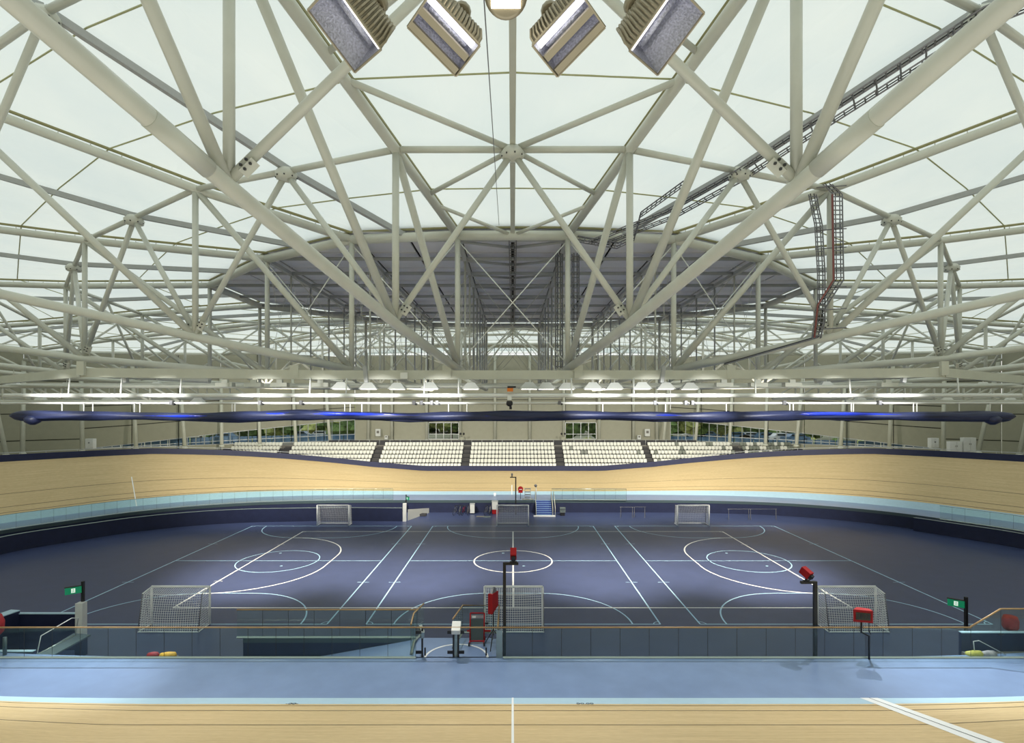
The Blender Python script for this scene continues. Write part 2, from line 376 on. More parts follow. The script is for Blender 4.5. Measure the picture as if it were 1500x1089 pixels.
for cx, w_, nm in ((-18.05, 7.95, 'side_court_lines'), (0.03, 8.0, 'centre_court_lines'), (18.15, 7.95, 'side_court_lines')):
    mb = MB(); z = 0.004
    for a, b in (((cx-w_, yn), (cx+w_, yn)), ((cx-w_, yf), (cx+w_, yf)), ((cx-w_, yn), (cx-w_, yf)), ((cx+w_, yn), (cx+w_, yf)), ((cx-w_, ym), (cx+w_, ym))):
        seg(mb, a, b, 0.085, z)
    if cx != 0.03: arcl(mb, cx, ym, 3, 0, 360, 0.085, z)
    for yy, t in ((yn, 1), (yf, -1)):
        seg(mb, (cx-1.5, yy+5*t), (cx+1.5, yy+5*t), 0.085, z)
        for s in (-1, 1):
            arcl(mb, cx+1.5*s, yy, 5, 90*t, 0 if s > 0 else 180*t, 0.085, z, n=24)
            arcl(mb, cx+w_*s, yy, 0.35, (0 if s < 0 else 90)*t, (90 if s < 0 else 180)*t, 0.05, z, n=6)
            seg(mb, (cx+(w_)*s-0.4, yy+7.2*t), (cx+(w_)*s+0.4, yy+7.2*t), 0.05, z)
    for q in ((cx-0.8, ym+2.2), (cx+0.8, ym-1.4)): arcl(mb, q[0], q[1], 0.07, 0, 360, 0.07, z, n=8)
    mb.build(nm, 'line_blue', lines)
# ------------------------------------------------------------------ roof trusses
R_CH = 0.20
def TN(R, nodes, end): return dict(R=R, n=nodes, e=end)      # nodes (x,y,ztop,zbot)
ZR, ZB = 20.4, 13.72
left = {
 'A': TN((-2.75, 27.3), [(-4.5, 21, 21.7, 15.0), (-6.7, 12.9, 23.25, 16.97), (-8.07, 8.2, 23.9, 18.35), (-9.6, 2, 24.0, 20.2)], (-11, -6, 22.4, 21.2)),
 'B': TN((-8.25, 28), [(-14.7, 25.3, 21.9, 15.05), (-23.1, 21.8, 24.4, 16.9), (-32, 18.1, 24.8, 18.7)], (-50, 10.6, 22.4, 21.2)),
 'C': TN((-14.2, 31.6), [(-24.6, 31.4, 21.4, 14.6), (-34.5, 31.1, 22.6, 15.9), (-44.5, 30.6, 23.2, 17.8)], (-61, 29, 21.8, 20.6)),
 'D': TN((-21.3, 38.4), [(-32, 39.1, 20.5, 14.3), (-42, 39.5, 20.9, 15.4), (-52, 39.8, 21.2, 17.0)], (-65, 40, 20.6, 19.4)),
 'E': TN((-21.3, 46.0), [(-32, 47.2, 19.9, 14.0), (-42, 48.5, 19.3, 14.6), (-52, 50, 18.9, 15.6)], (-65, 51.5, 18.4, 17.4)),
 'F': TN((-14.2, 52.8), [(-24.6, 54.5, 20.3, 13.9), (-34.5, 57.5, 19.9, 14.7), (-44.5, 60.8, 19.4, 15.8)], (-58.5, 65.5, 18.6, 17.6)),
 'G': TN((-8.25, 56.4), [(-14.7, 60.5, 20.8, 14.3), (-23.1, 66.3, 20.8, 15.2), (-31, 71.5, 20.5, 16.4)], (-42, 79.3, 19.6, 18.6)),
 'H': TN((-2.75, 57.1), [(-4.5, 63.4, 21.0, 14.6), (-6.7, 71.5, 21.8, 15.8), (-8.5, 80, 22.2, 17.5)], (-10.5, 89.3, 22.3, 21.2)),
}
names_ = {'A': ('nearest the centre line, near side', 'near'), 'B': ('second from the centre line on the near side', 'near'), 'C': ('third from the centre line on the near side', 'near'),
          'D': ('at the side end of the roof, near half', 'near'), 'E': ('at the side end of the roof, far half', 'far'), 'F': ('third from the centre line on the far side', 'far'),
          'G': ('second from the centre line on the far side', 'far'), 'H': ('by the centre line on the far side', 'far')}
def gusset(parent, c, d, size=0.45):
    mb = MB(); d = Vector(d).normalized(); up = V(0, 0, 1); c = Vector(c)
    s = d*size/2; t = V(0, 0, size/2); nn = d.cross(up); nn = nn.normalized()*0.03 if nn.length > 1e-3 else V(0, 0.03, 0)
    mb.hexa([c-s-t-nn, c+s-t-nn, c+s-t+nn, c-s-t+nn, c-s+t-nn, c+s+t-nn, c+s+t+nn, c-s+t+nn])
    return mb.build('gusset_plate', 'white_steel', parent)
TR = {}
for side, sx in (('left', 1), ('right', -1)):
    for k, T in left.items():
        f = lambda p: V(p[0]*sx, p[1], 0)
        pts = [(T['R'][0], T['R'][1], ZR, ZB)]+T['n']+[T['e']]
        tp = [V(p[0]*sx, p[1], p[2]) for p in pts]; bt = [V(p[0]*sx, p[1], p[3]) for p in pts]
        TR[side, k] = (tp, bt)
        far = names_[k][1] == 'far'; ns = 8 if far else 16
        r = thing('roof_truss', 'white roof truss on the %s, %s' % (side, names_[k][0]), 'roof truss', tp[0].copy(), 0)
        MB().path(tp, R_CH, ns).build('top_chord', 'white_steel', r)
        MB().path(bt, R_CH, ns).build('bottom_chord', 'white_steel', r)
        for i in range(len(tp)-1):
            MB().tube(bt[i]+V(0, 0, 0), tp[i], 0.135, ns).build('vertical_post', 'white_steel', r)
            if i < len(tp)-2 or True:
                a = bt[i]; b = tp[i+1]
                if i == len(tp)-2: continue
                MB().tube(a, b, 0.15 if not far else 0.12, ns).build('diagonal_strut', 'white_steel', r)
        if not far:
            d = tp[1]-tp[0]; d.z = 0
            for i in (1, 2):
                if i < len(tp)-1:
                    gusset(r, bt[i]+V(0, 0, 0.2), d, 0.55)
        # rail clamping the membrane above the chord
        up = V(0, 0, 0.36)
        MB().path([p+up for p in tp], 0.07, 5).build('membrane_rail', 'clamp_rail', r)
        br = MB()
        for a, b in zip(tp, tp[1:]):
            L = (b-a).length; q = max(1, int(L/1.1))
            for j in range(q):
                c = a.lerp(b, (j+0.5)/q); br.tube(c, c+up, 0.022, 4, cap=False)
        tag(br.build('rail_brackets', 'white_steel', r), kind='stuff')
# splice sleeves on the two nearest bottom chords
for side in ('left', 'right'):
    tp, bt = TR[side, 'A']
    par = [o for o in C.objects if o.name.startswith('roof_truss') and (o.location-tp[0]).length < 0.01][0]
    a, b = bt[2].lerp(bt[3], 0.12), bt[2].lerp(bt[3], 0.42)
    MB().tube(a, b, 0.216, 16).build('splice_sleeve', 'white_steel', par)
# ring tubes
ringpts_l = [(-2.75, 27.3), (-8.25, 28), (-14.2, 31.6), (-21.3, 38.4), (-21.3, 46.0), (-14.2, 52.8), (-8.25, 56.4), (-2.75, 57.1)]
ring = [V(x, y, 0) for x, y in ringpts_l]+[V(-x, y, 0) for x, y in ringpts_l[::-1]]
rr = thing('ring_beam', 'white tubular ring beam around the grey central roof panels', 'roof beam', (0, 27.3, ZR))
MBr = MB()
for i in range(16):
    a, b = ring[i], ring[(i+1) % 16]; MB().tube(a+V(0, 0, ZR), b+V(0, 0, ZR), 0.24, 14).build('ring_segment', 'white_steel', rr)
    MB().path([a+V(0, 0, ZR+0.4), b+V(0, 0, ZR+0.4)], 0.06, 5).build('membrane_rail', 'clamp_rail', rr)
# level box beam under the ring
bb = thing('box_beam', 'long pale rectangular steel beam crossing the whole view under the trusses', 'roof beam', (0, 26.8, 13.4))
zb_ = 13.38
bp = [V(-34, 34.5, zb_), V(-20.4, 25.9, zb_+0.06), V(-9.2, 26.7, zb_), V(9.2, 26.7, zb_), V(20.4, 25.9, zb_+0.06), V(34, 34.5, zb_)]
for a, b in zip(bp, bp[1:]): MB().bar(a, b, 0.25, 0.44).build('beam_segment', 'beam_steel', bb)
for x in (-10.6, -3.2, 3.2, 10.6): MB().box((x, 26.5, zb_+0.15), (0.42, 0.06, 0.62)).build('splice_plate', 'beam_steel', bb)
for x in (-20.3, 20.3): MB().box((x, 25.7, zb_+0.25), (0.34, 0.16, 0.66), 0, 0, 0).build('splice_plate', 'beam_steel', bb)
for x, l in ((-18.6, -0.15), (-7.05, -0.1), (7.2, 0.12), (18.8, 0.2)):
    MB().box((x, 26.2, zb_+0.0), (0.17, 0.2, 0.8), 0, 0, l).build('stop_bracket', 'grey_steel', bb)
MB().box((-5.3*26.5/26.7, 26.45, zb_-0.05), (0.35, 0.1, 0.3)).build('sensor_cover', 'bright_pipe', bb)
# bays: purlins, mid ribs, struts
N2 = {}
bays = []
order = ['A', 'B', 'C', 'D', 'E', 'F', 'G', 'H']
def mid(a, b, dz=0): return (a+b)/2+V(0, 0, dz)
def bay(t1, t2, label, near=True, centre=False):
    (tpa, bta), (tpb, btb) = TR[t1], TR[t2]; ns = 12 if near else 6
    root = thing('bay_bracing', label, 'roof bracing', mid(tpa[0], tpb[0]))
    n = min(len(tpa), len(tpb))
    mids = [mid(tpa[i], tpb[i], 0.0 if i < 2 or i == n-1 else 0.5) for i in range(n)]
    mids[-1] = mid(tpa[-1], tpb[-1])
    rise = V(0, 0, 0.05)
    for i in range(1, n-1):
        a, b, mm = tpa[i], tpb[i], mids[i]
        da = (mm-a).normalized(); db = (mm-b).normalized()
        MB().tube(a+da*0.2, mm, 0.13, ns).build('purlin', 'white_steel', root)
        MB().tube(b+db*0.2, mm, 0.13, ns).build('purlin', 'white_steel', root)
        for q, dr in ((bta[i], 1), (btb[i], 1)):
            MB().tube(mm+V(0, 0, -0.1), q+V(0, 0, 0.15), 0.125 if near else 0.1, ns).build('strut', 'white_steel', root)
            if near and i < 3:
                dd = (mm-q).normalized(); c = q+dd*0.45
                MB().tube(c, c+dd*0.42, 0.17, 4).build('end_clamp', 'white_steel', root)
                ww = dd.cross(V(0, 1, 0)).normalized()
                for u1 in (0.12, 0.3):
                    for u2 in (-0.07, 0.07): MB().box(c+dd*u1+ww*u2+V(0, -0.16, 0), (0.05, 0.06, 0.05)).build('bolt', 'dark_bolt', root)
        if near:
            MB().lathe(mm+V(0, 0, -0.12), [(0.12, -0.3), (0.42, -0.22), (0.48, 0.0), (0.3, 0.22), (0.1, 0.25)], 8).build('node_hub', 'white_steel', root)
            for k in range(8):
                a8 = 2*PI*k/8+0.2; MB().box(mm+V(0.42*math.cos(a8), 0.42*math.sin(a8), -0.28), (0.05, 0.05, 0.05)).build('bolt', 'dark_bolt', root)
    rp_ = [p+V(0, 0, 0.12) for p in mids]
    for a, b in zip(rp_, rp_[1:]):
        MB().bar(a, b, 0.22, 0.26).build('mid_rib', 'grey_steel' if not centre else 'beam_steel', root)
    if centre:
        for i in (0, 1, 2):                      # braces lying in the roof plane
            if i+1 >= n-1: break
            for tt in (tpa, tpb):
                MB().tube(mids[i+1], tt[i+1].lerp(tt[i], 0.46), 0.10, ns).build('roof_brace', 'white_steel', root)
                MB().tube(mids[i], tt[i].lerp(tt[i+1], 0.42), 0.085 if i == 0 else 0.10, ns).build('roof_brace', 'white_steel', root)
                if i < 2: MB().tube(mids[i+1], tt[i+1].lerp(tt[i+2], 0.42), 0.11, ns).build('roof_brace', 'white_steel', root)
    bays.append((tpa, tpb, mids, root, near)); return root
bay(('left', 'A'), ('right', 'A'), 'white tube bracing meeting at a hub on the roof centre line, near side', True, True)
bay(('left', 'H'), ('right', 'H'), 'white tube bracing on the roof centre line, far side', False, True)
words_ = {'AB': 'first bay off the centre line, near side', 'BC': 'second bay off the centre line, near side', 'CD': 'third bay off the centre line, near side',
          'DE': 'end bay of the roof', 'EF': 'third bay off the centre line, far side', 'FG': 'second bay off the centre line, far side', 'GH': 'first bay off the centre line, far side'}
for side in ('left', 'right'):
    for a, b in zip(order, order[1:]):
        bay((side, a), (side, b), 'white purlins and rib, %s, %s half' % (words_[a+b], side), a in 'ABC')
# membrane: every bay is one taut translucent sheet
ceil = MB(); ceiling = None
roofroot = bpy.data.objects.new('ceiling', None); C.objects.link(roofroot); roofroot['kind'] = 'structure'
for tpa, tpb, mids, root, near in bays:
    mb = MB(); n = min(len(tpa), len(tpb)); up = V(0, 0, 0.42); la, lb = list(tpa), list(tpb)
    if len(la) > n: la = la[:n-1]+[la[-1]]
    if len(lb) > n: lb = lb[:n-1]+[lb[-1]]
    md = mids[:n-1]+[mids[-1]]
    cols = []
    for i in range(n):
        a, b, c = la[i]+up, lb[i]+up, md[i]+V(0, 0, 0.46)
        row = [a.lerp(c, k/4) for k in range(4)]+[c.lerp(b, k/4) for k in range(5)]; cols.append(row)
    for i in range(n):
        mb.v += cols[i]
    for i in range(n-1):
        for k in range(8):
            q = i*9+k; mb.f.append((q, q+1, q+10, q+9)); mb.sm.append(False)
    # eave strip out past the wall head
    mb.build('membrane_panel', 'membrane', roofroot)
    for i in range(n-1):
        for fr in ((0.5,) if i == 0 else (0.36, 0.86)):
            pts = [cols[i][k].lerp(cols[i+1][k], fr)+V(0, 0, -0.03) for k in (0, 4, 8)]
            MB().path(pts, 0.032, 5).build('membrane_seam', 'seam', roofroot)
# ------------------------------------------------------------------ central grey soffit and its hanging frame
def ringx(y):
    best = 0
    for a, b in zip(ringpts_l, ringpts_l[1:]):
        if a[1] <= y <= b[1]:
            return -lerp(a[0], b[0], (y-a[1])/(b[1]-a[1]))
    return 2.75
ys = [27.3, 28.0, 31.6, 35.0, 38.4, 42.2, 46.0, 49.4, 52.8, 56.4, 57.1]
xs = [-21.3, -17.7, -14.2, -11.2, -8.25, -5.5, -2.75, 0, 2.75, 5.5, 8.25, 11.2, 14.2, 17.7, 21.3]
zs = ZR+0.35
mb = MB(); mb.poly([p+V(0, 0, zs+0.35) for p in ring]); mb.build('roof_deck', 'soffit_gap', roofroot)
for ya, yb in zip(ys, ys[1:]):
    for xa, xb in zip(xs, xs[1:]):
        ea, eb = ringx(ya+1e-4), ringx(yb-1e-4); g = 0.07
        cl = lambda x, e: max(-e, min(e, x))
        p = [(cl(xa+g, ea), ya+g), (cl(xb-g, ea), ya+g), (cl(xb-g, eb), yb-g), (cl(xa+g, eb), yb-g)]
        area = abs((p[1][0]-p[0][0]))+abs(p[2][0]-p[3][0])
        if area < 0.3: continue
        zc = lambda x, y: zs+0.0
        MB().hexa([V(*q, zs) for q in p]+[V(*q, zs+0.08) for q in p]).build('soffit_panel', 'soffit', roofroot)
core = thing('central_roof_frame', 'grid of white posts and crossed rods under the grey central roof', 'roof frame', (0, 42.2, 13.7))
colY = [28.0, 31.6, 35.0, 38.4, 42.2, 46.0, 49.4, 52.8, 56.4]
for X in (-14.2, -8.25, -2.75, 2.75, 8.25, 14.2):
    inside = [y for y in [27.3]+colY+[57.1] if ringx(y)+0.01 >= abs(X)]
    ya, yb = inside[0], inside[-1]
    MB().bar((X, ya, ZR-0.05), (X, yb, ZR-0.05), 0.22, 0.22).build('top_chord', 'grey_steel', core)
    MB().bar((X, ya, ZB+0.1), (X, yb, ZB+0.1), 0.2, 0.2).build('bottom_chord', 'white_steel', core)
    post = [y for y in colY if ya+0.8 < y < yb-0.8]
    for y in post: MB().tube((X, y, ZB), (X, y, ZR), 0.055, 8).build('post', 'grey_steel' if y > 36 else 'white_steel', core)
    al = [ya]+[y for y in colY if ya+0.8 < y < yb-0.8]+[yb]
    for a, b in zip(al, al[1:]):
        for z1, z2 in ((ZB, ZR), (ZR, ZB)):
            MB().tube((X, a, z1+0.1), (X, b, z2-0.05), 0.012, 4).build('tie_rod', 'white_steel', core)
for y in colY:
    e = ringx(y)
    MB().tube((-e, y, ZR), (e, y, ZR), 0.11, 8).build('cross_beam', 'grey_steel', core)
    for s in (-1, 1):
        MB().tube((2.75*s, y, ZR-0.1), (0, y+1.9, ZR+0.15), 0.08, 6).build('v_brace', 'grey_steel', core)
    xl = [x for x in (-14.2, -8.25, -2.75, 2.75, 8.25, 14.2) if abs(x) <= e+0.01]
    if y in (28.0, 35.0, 42.2, 49.4, 56.4):
        for a, b in zip(xl, xl[1:]):
            if y == 28.0: continue
            for z1, z2 in ((ZB, ZR), (ZR, ZB)):
                MB().tube((a, y, z1+0.1), (b, y, z2-0.1), 0.02, 4).build('tie_rod', 'white_steel', core)
for pr in (((-2.75, 27.3), (2.75, 27.3)), ((-8.25, 28), (-2.75, 27.3)), ((2.75, 27.3), (8.25, 28)), ((-14.2, 31.6), (-8.25, 28)), ((8.25, 28), (14.2, 31.6))):
    (xa, ya), (xb, yb) = pr
    MB().tube((xa, ya, ZR-0.25), (xb, yb, ZB+0.2), 0.03, 6).build('tie_rod', 'bright_pipe', core)
    MB().tube((xb, yb, ZR-0.25), (xa, ya, ZB+0.2), 0.03, 6).build('tie_rod', 'bright_pipe', core)
# centre cable ladder under the soffit
def ladder(root, pts, wd, side, mt='galvanised', step=0.35, rung=0.02, cables=True):
    pts = [Vector(p) for p in pts]; s = Vector(side).normalized()*wd/2
    MB().path([p-s for p in pts], 0.03, 4).build('side_rail', mt, root); MB().path([p+s for p in pts], 0.035, 4).build('side_rail', mt, root)
    mb = MB()
    for a, b in zip(pts, pts[1:]):
        L = (b-a).length; q = max(1, int(L/step))
        for j in range(q):
            c = a.lerp(b, (j+0.5)/q); mb.bar(c-s, c+s, min(0.05, (step*0.45)), 0.02, (b-a).normalized().cross(s))
    tag(mb.build('rungs', mt, root), kind='stuff')
    if cables:
        for t in (-0.45, 0.5): MB().path([p+s*t+V(0, 0.03, 0.05) for p in pts], 0.022, 5).build('cable', 'black', root)
ct = thing('cable_tray', 'dark cable ladder running under the middle of the grey central roof', 'cable tray', (0, 27.5, ZR))
ladder(ct, [(0, 27.8, ZR-0.1), (0, 56.5, ZR-0.1)], 0.36, (1, 0, 0), 'galvanised', 0.5)
# ------------------------------------------------------------------ cable trays on the right half
tpa, tpb, mids, root, _ = [b for b in bays if (b[0] is TR['right', 'A'][0] and b[1] is TR['right', 'B'][0])][0]
tr = thing('cable_tray', 'pair of dark cable ladders under the roof rib at the upper right', 'cable tray', mids[2]-V(0, 0, 0.5))
dn = V(0, 0, -0.2)
lat = V(0.6, 0.8, 0)
for off in (-0.42, 0.42):
    ladder(tr, [mids[3].lerp(mids[2], 0.2)+dn+lat*off, mids[2]+dn+lat*off, mids[1]+dn+lat*off, mids[1].lerp(mids[0], 0.55)+dn+lat*off, mids[0]+V(-1.5, -0.5, -0.5)+lat*off], 0.42, (0.6, 0.8, 0))
for t in range(12):
    c = mids[2].lerp(mids[1], t/11)+dn*1.1; MB().tube(c-lat*0.6, c+lat*0.6, 0.03, 4).build('hanger', 'galvanised', tr)
tB, bB = TR['right', 'B']
tv = thing('cable_tray', 'pair of galvanised cable ladders dropping beside the white post on the right', 'cable tray', bB[1])
pB = tB[1]; z_at = lambda z: z
ladder(tv, [P(1190, 285, 24.9), P(1199, 330, 24.9), P(1203, 400, 24.9), P(1203, 470, 24.9), P(1196, 496, 24.9)], 0.34, (1, 0, 0), 'galvanised', 0.2)
ladder(tv, [P(1212, 270, 24.8), P(1227, 285, 24.8), P(1229, 410, 24.8), P(1203, 450, 24.8), P(1196, 495, 24.8)], 0.42, (1, 0, 0), 'galvanised', 0.2)
MB().path([P(1219, 285, 24.7), P(1221, 410, 24.7), P(1198, 447, 24.7), P(1193, 495, 24.7)], 0.04, 6).build('cable', 'cable_red', tv)
for py in (272, 335, 362, 420, 452, 480): MB().tube(P(1194, py+3, 24.85), P(1240, py, 24.85), 0.025, 4).build('hanger', 'galvanised', tv)
th = thing('cable_tray', 'low cable ladder lying along the bottom chord on the right', 'cable tray', P(1190, 498, 25.2))
ladder(th, [P(1196, 495, 25.1), P(1062, 534, 26.6)], 0.3, (0, 1, 0), 'galvanised', 0.3)
tm = thing('cable_tray', 'upright pair of cable ladders behind the post right of centre', 'cable tray', (2.6, 29.5, ZB))
for px in (819, 843): ladder(tm, [P(px, 372, 29.2), P(px, 541, 29.2)], 0.36, (1, 0, 0), 'galvanised', 0.28)
tn = thing('cable_tray', 'bent pair of cable ladders hung along the ring beam right of centre', 'cable tray', P(900, 350, 26.9))
ladder(tn, [P(1000, 270, 23.6), P(938, 315, 25.5), P(930, 348, 26.8), P(905, 360, 26.9), P(845, 350, 27)], 0.3, (0.3, 0, 1), 'galvanised', 0.25)
# ------------------------------------------------------------------ pipes, curtain and small equipment below the beam
def pipe(name, label, a, b, r, mt='bright_pipe', n=10):
    o = MB().tube(a, b, r, n).build(name, mt); return tag(o, label, 'pipe')
pipe('winch_pipe', 'upper bright white pipe crossing the view below the box beam', (-24.2, 26, 12.36), (24.2, 26, 12.36), 0.10)
pipe('curtain_pipe', 'lower thin white pipe just above the rolled navy curtain', (-25, 26.7, 12.0), (25, 26.7, 12.0), 0.06)
for i, (y, z, r, lim) in enumerate(((31, 12.98, 0.10, 34), (35, 13.25, 0.12, 36), (39, 12.70, 0.12, 38), (46, 12.9, 0.14, 42))):
    lab = ('first', 'second', 'third', 'fourth')[i]
    pipe('service_pipe', 'pale horizontal pipe behind the bright ones, %s nearest of four' % lab, (-lim, y, z), (lim, y, z), r, 'white_steel')
cur = thing('divider_curtain', 'navy divider curtain rolled up and hung level across the hall', 'curtain', (0, 26.5, 11.4))
def roll(x0, x1, seed, m, rad, dz=0, dy=0, taper=1.2, nm='curtain_roll'):
    rnd = random.Random(seed); mb = MB(); K = int((x1-x0)/0.3); n = 12; ph = seed*1.7
    for i in range(K+1):
        x = lerp(x0, x1, i/K); e = min(1, i/taper, (K-i)/taper); r1 = rad*(1+0.16*math.sin(x*0.55+ph)+0.07*math.sin(x*1.9+ph))*max(0.15, e)
        for j in range(n):
            a = 2*PI*j/n; k = 1+0.13*math.sin(5*a+x*0.8+ph)+0.05*math.sin(9*a-x*1.7)
            mb.v.append(V(x, 26.5+dy+r1*k*math.cos(a), 11.37+dz+0.035*math.sin(x*0.5)+r1*0.9*k*math.sin(a)))
    for i in range(K):
        for j in range(n): a = i*n+j; b = i*n+(j+1) % n; mb.f.append((a, b, b+n, a+n)); mb.sm.append(True)
    return mb.build(nm, m, cur)
roll(-24.4, 24.4, 1, 'curtain_navy', 0.24)
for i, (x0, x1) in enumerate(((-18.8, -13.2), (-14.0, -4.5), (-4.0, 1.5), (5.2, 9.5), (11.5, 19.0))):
    roll(x0, x1, i+3, 'curtain_painted_shine', 0.085, 0.07-(0.03 if i == 0 else 0), -0.15, 9, 'painted_sheen')  # blue strips along the roll painting its sheen, not separate cloth
for i, (x0, x1) in enumerate(((-17, -9), (-8, -2), (3.5, 10.5), (13, 19.5))):
    roll(x0, x1, i+9, 'curtain_navy', 0.13, -0.17, 0.05, 12, 'hanging_fold')
for s in (-1, 1):
    MB().lathe((s*23.2, 26.4, 11.2), [(0.1, -0.25), (0.32, -0.12), (0.36, 0.05), (0.2, 0.2)], 10).build('curtain_bundle', 'curtain_navy', cur)
for px in (91, 123, 136, 197, 205, 340, 344, 505, 513, 530, 558, 657, 684, 883, 975, 1064, 1157, 1162, 1247, 1250, 1338, 1343, 1405, 1450):
    x = (px-751)*26.6/800; MB().tube((x, 26.6, 11.5), (x, 26.6, 12.0), 0.028, 5).build('hanger_rod', 'bright_pipe', cur)
for px in (95, 172, 260, 451, 505, 620, 671, 838, 930, 1110, 1250, 1410):
    x = (px-751)*26/800; MB().tube((x, 26.2, 12.3), (x, 26.3, 13.2), 0.04, 6).build('hanger_rod', 'bright_pipe', cur)
wn = thing('winch', 'small orange and black winch hanging at the middle of the bright pipe', 'winch', (-0.1, 25.9, 12.3))
MB().box((-0.12, 25.75, 12.62), (0.28, 0.2, 0.16)).build('motor', 'orange', wn); MB().box((-0.05, 25.75, 12.75), (0.4, 0.18, 0.08)).build('mount', 'black', wn)
MB().box((-0.15, 25.7, 12.25), (0.2, 0.2, 0.22)).build('cover', 'bright_pipe', wn)
MB().lathe((-0.15, 25.7, 12.0), [(0.06, -0.16), (0.14, -0.1), (0.16, 0), (0.12, 0.1)], 10).build('pulley', 'black', wn)
MB().tube((-0.1, 25.7, 11.85), (-0.1, 25.7, 11.7), 0.06, 8).build('hook', 'black', wn)
for kc, px in enumerate((250, 380, 440, 606, 617, 632, 640, 820, 960, 1005, 1015, 1150, 1290)):
    x = (px-751)*26.5/800; c = thing('pipe_clamp', 'small dark clamp on the thin white pipe, %s from the left' % ORD0[kc], 'clamp', (x, 26.6, 12.0), 0, 'clamps on the curtain pipe')
    MB().box((x, 26.6, 12.02), (0.14, 0.2, 0.2)).build('body', 'galvanised', c); MB().tube((x+0.1, 26.5, 11.95), (x+0.1, 26.7, 11.95), 0.05, 8).build('wheel', 'black', c)
for lab, s_, Yg, za, zb in (('left, nearer', -1, 32, 12.15, 13.05), ('left, farther', -1, 41, 12.5, 13.5), ('right, nearer', 1, 32, 12.15, 13.05), ('right, farther', 1, 41, 12.5, 13.5)):
    lg = thing('lattice_girder', 'pale lattice girder under the trusses at the ' + lab, 'roof beam', (s_*20, Yg, za)); n_ = 13
    for zz in (za, zb): MB().tube((s_*19.5, Yg, zz), (s_*42, Yg, zz), 0.11, 8).build('chord', 'white_steel', lg)
    for k in range(n_):
        xa_, xb_ = s_*(19.5+k*1.73), s_*(19.5+(k+1)*1.73)
        MB().tube((xa_, Yg, za), (xb_, Yg, zb), 0.06, 6).build('web_strut', 'white_steel', lg); MB().tube((xb_, Yg, za), (xb_, Yg, zb), 0.06, 6).build('web_post', 'white_steel', lg)
# hanging floodlight fittings under the roof
def flood_fixture(loc, label, group=None, s=1.0):
    x, y, z = loc; t = thing('hanging_floodlight', label, 'floodlight', loc, 0, group)
    MB().hexa([V(x-0.5*s, y-0.25*s, z+0.1), V(x+0.5*s, y-0.25*s, z+0.1), V(x+0.5*s, y+0.25*s, z+0.1), V(x-0.5*s, y+0.25*s, z+0.1),
               V(x-0.2*s, y-0.1*s, z+0.36*s+0.1), V(x+0.2*s, y-0.1*s, z+0.36*s+0.1), V(x+0.2*s, y+0.1*s, z+0.36*s+0.1), V(x-0.2*s, y+0.1*s, z+0.36*s+0.1)]).build('shade', 'bright_pipe', t)
    MB().box((x, y, z+0.085), (0.8*s, 0.38*s, 0.02)).build('lens', 'lamp_glow_soft', t)
    MB().tube((x, y, z+0.4), (x, y, z+1.2), 0.03, 5).build('stem', 'white_steel', t); return t
p0 = None
for k, px in enumerate((500, 540, 582, 630, 690, 775, 800, 830, 868, 900, 940, 975, 1010)):
    y = 28.6+((k*7) % 5)*0.5; x = (px-751)*y/800; z = CAMH+(599-573)*y/800
    if p0 is None: p0 = flood_fixture((x, y, z), 'white sloped floodlight shade behind the bright pipe, first from the left of the middle row', 'floodlight shades under the roof'); p0l = Vector((x, y, z))
    else: dup(p0, (x, y, z), 0, 'white sloped floodlight shade behind the bright pipe, %s from the left of the middle row' % ORD0[k])
for k, px in enumerate((20, 60, 98, 160, 230, 290, 1210, 1260, 1330, 1385, 1440, 1480)):
    y = 34+(k % 3)*3; dup(p0, ((px-751)*y/800, y, CAMH+(599-(592 if k % 2 else 570))*y/800), 0, 'white floodlight shade of the outer row, %s from the left' % ORD0[k])
for k, px in enumerate((330, 372, 410, 470, 1060, 1110, 1160, 1300)):
    y = 29.5; t = thing('ballast_box', 'pale ballast box under the box beam, %s from the left' % ('first', 'second', 'third', 'fourth', 'fifth', 'sixth', 'seventh', 'eighth')[k], 'box', ((px-751)*29.5/800, 29.5, CAMH+(599-564)*29.5/800), 0, 'ballast boxes under the beam')
    MB().box(((px-751)*y/800, y, CAMH+(599-564)*y/800), (0.9, 0.4, 0.22)).build('housing', 'beam_steel', t)
    MB().box(((px-751)*y/800, y, CAMH+(599-559)*y/800), (0.3, 0.2, 0.2)).build('bracket', 'white_steel', t)
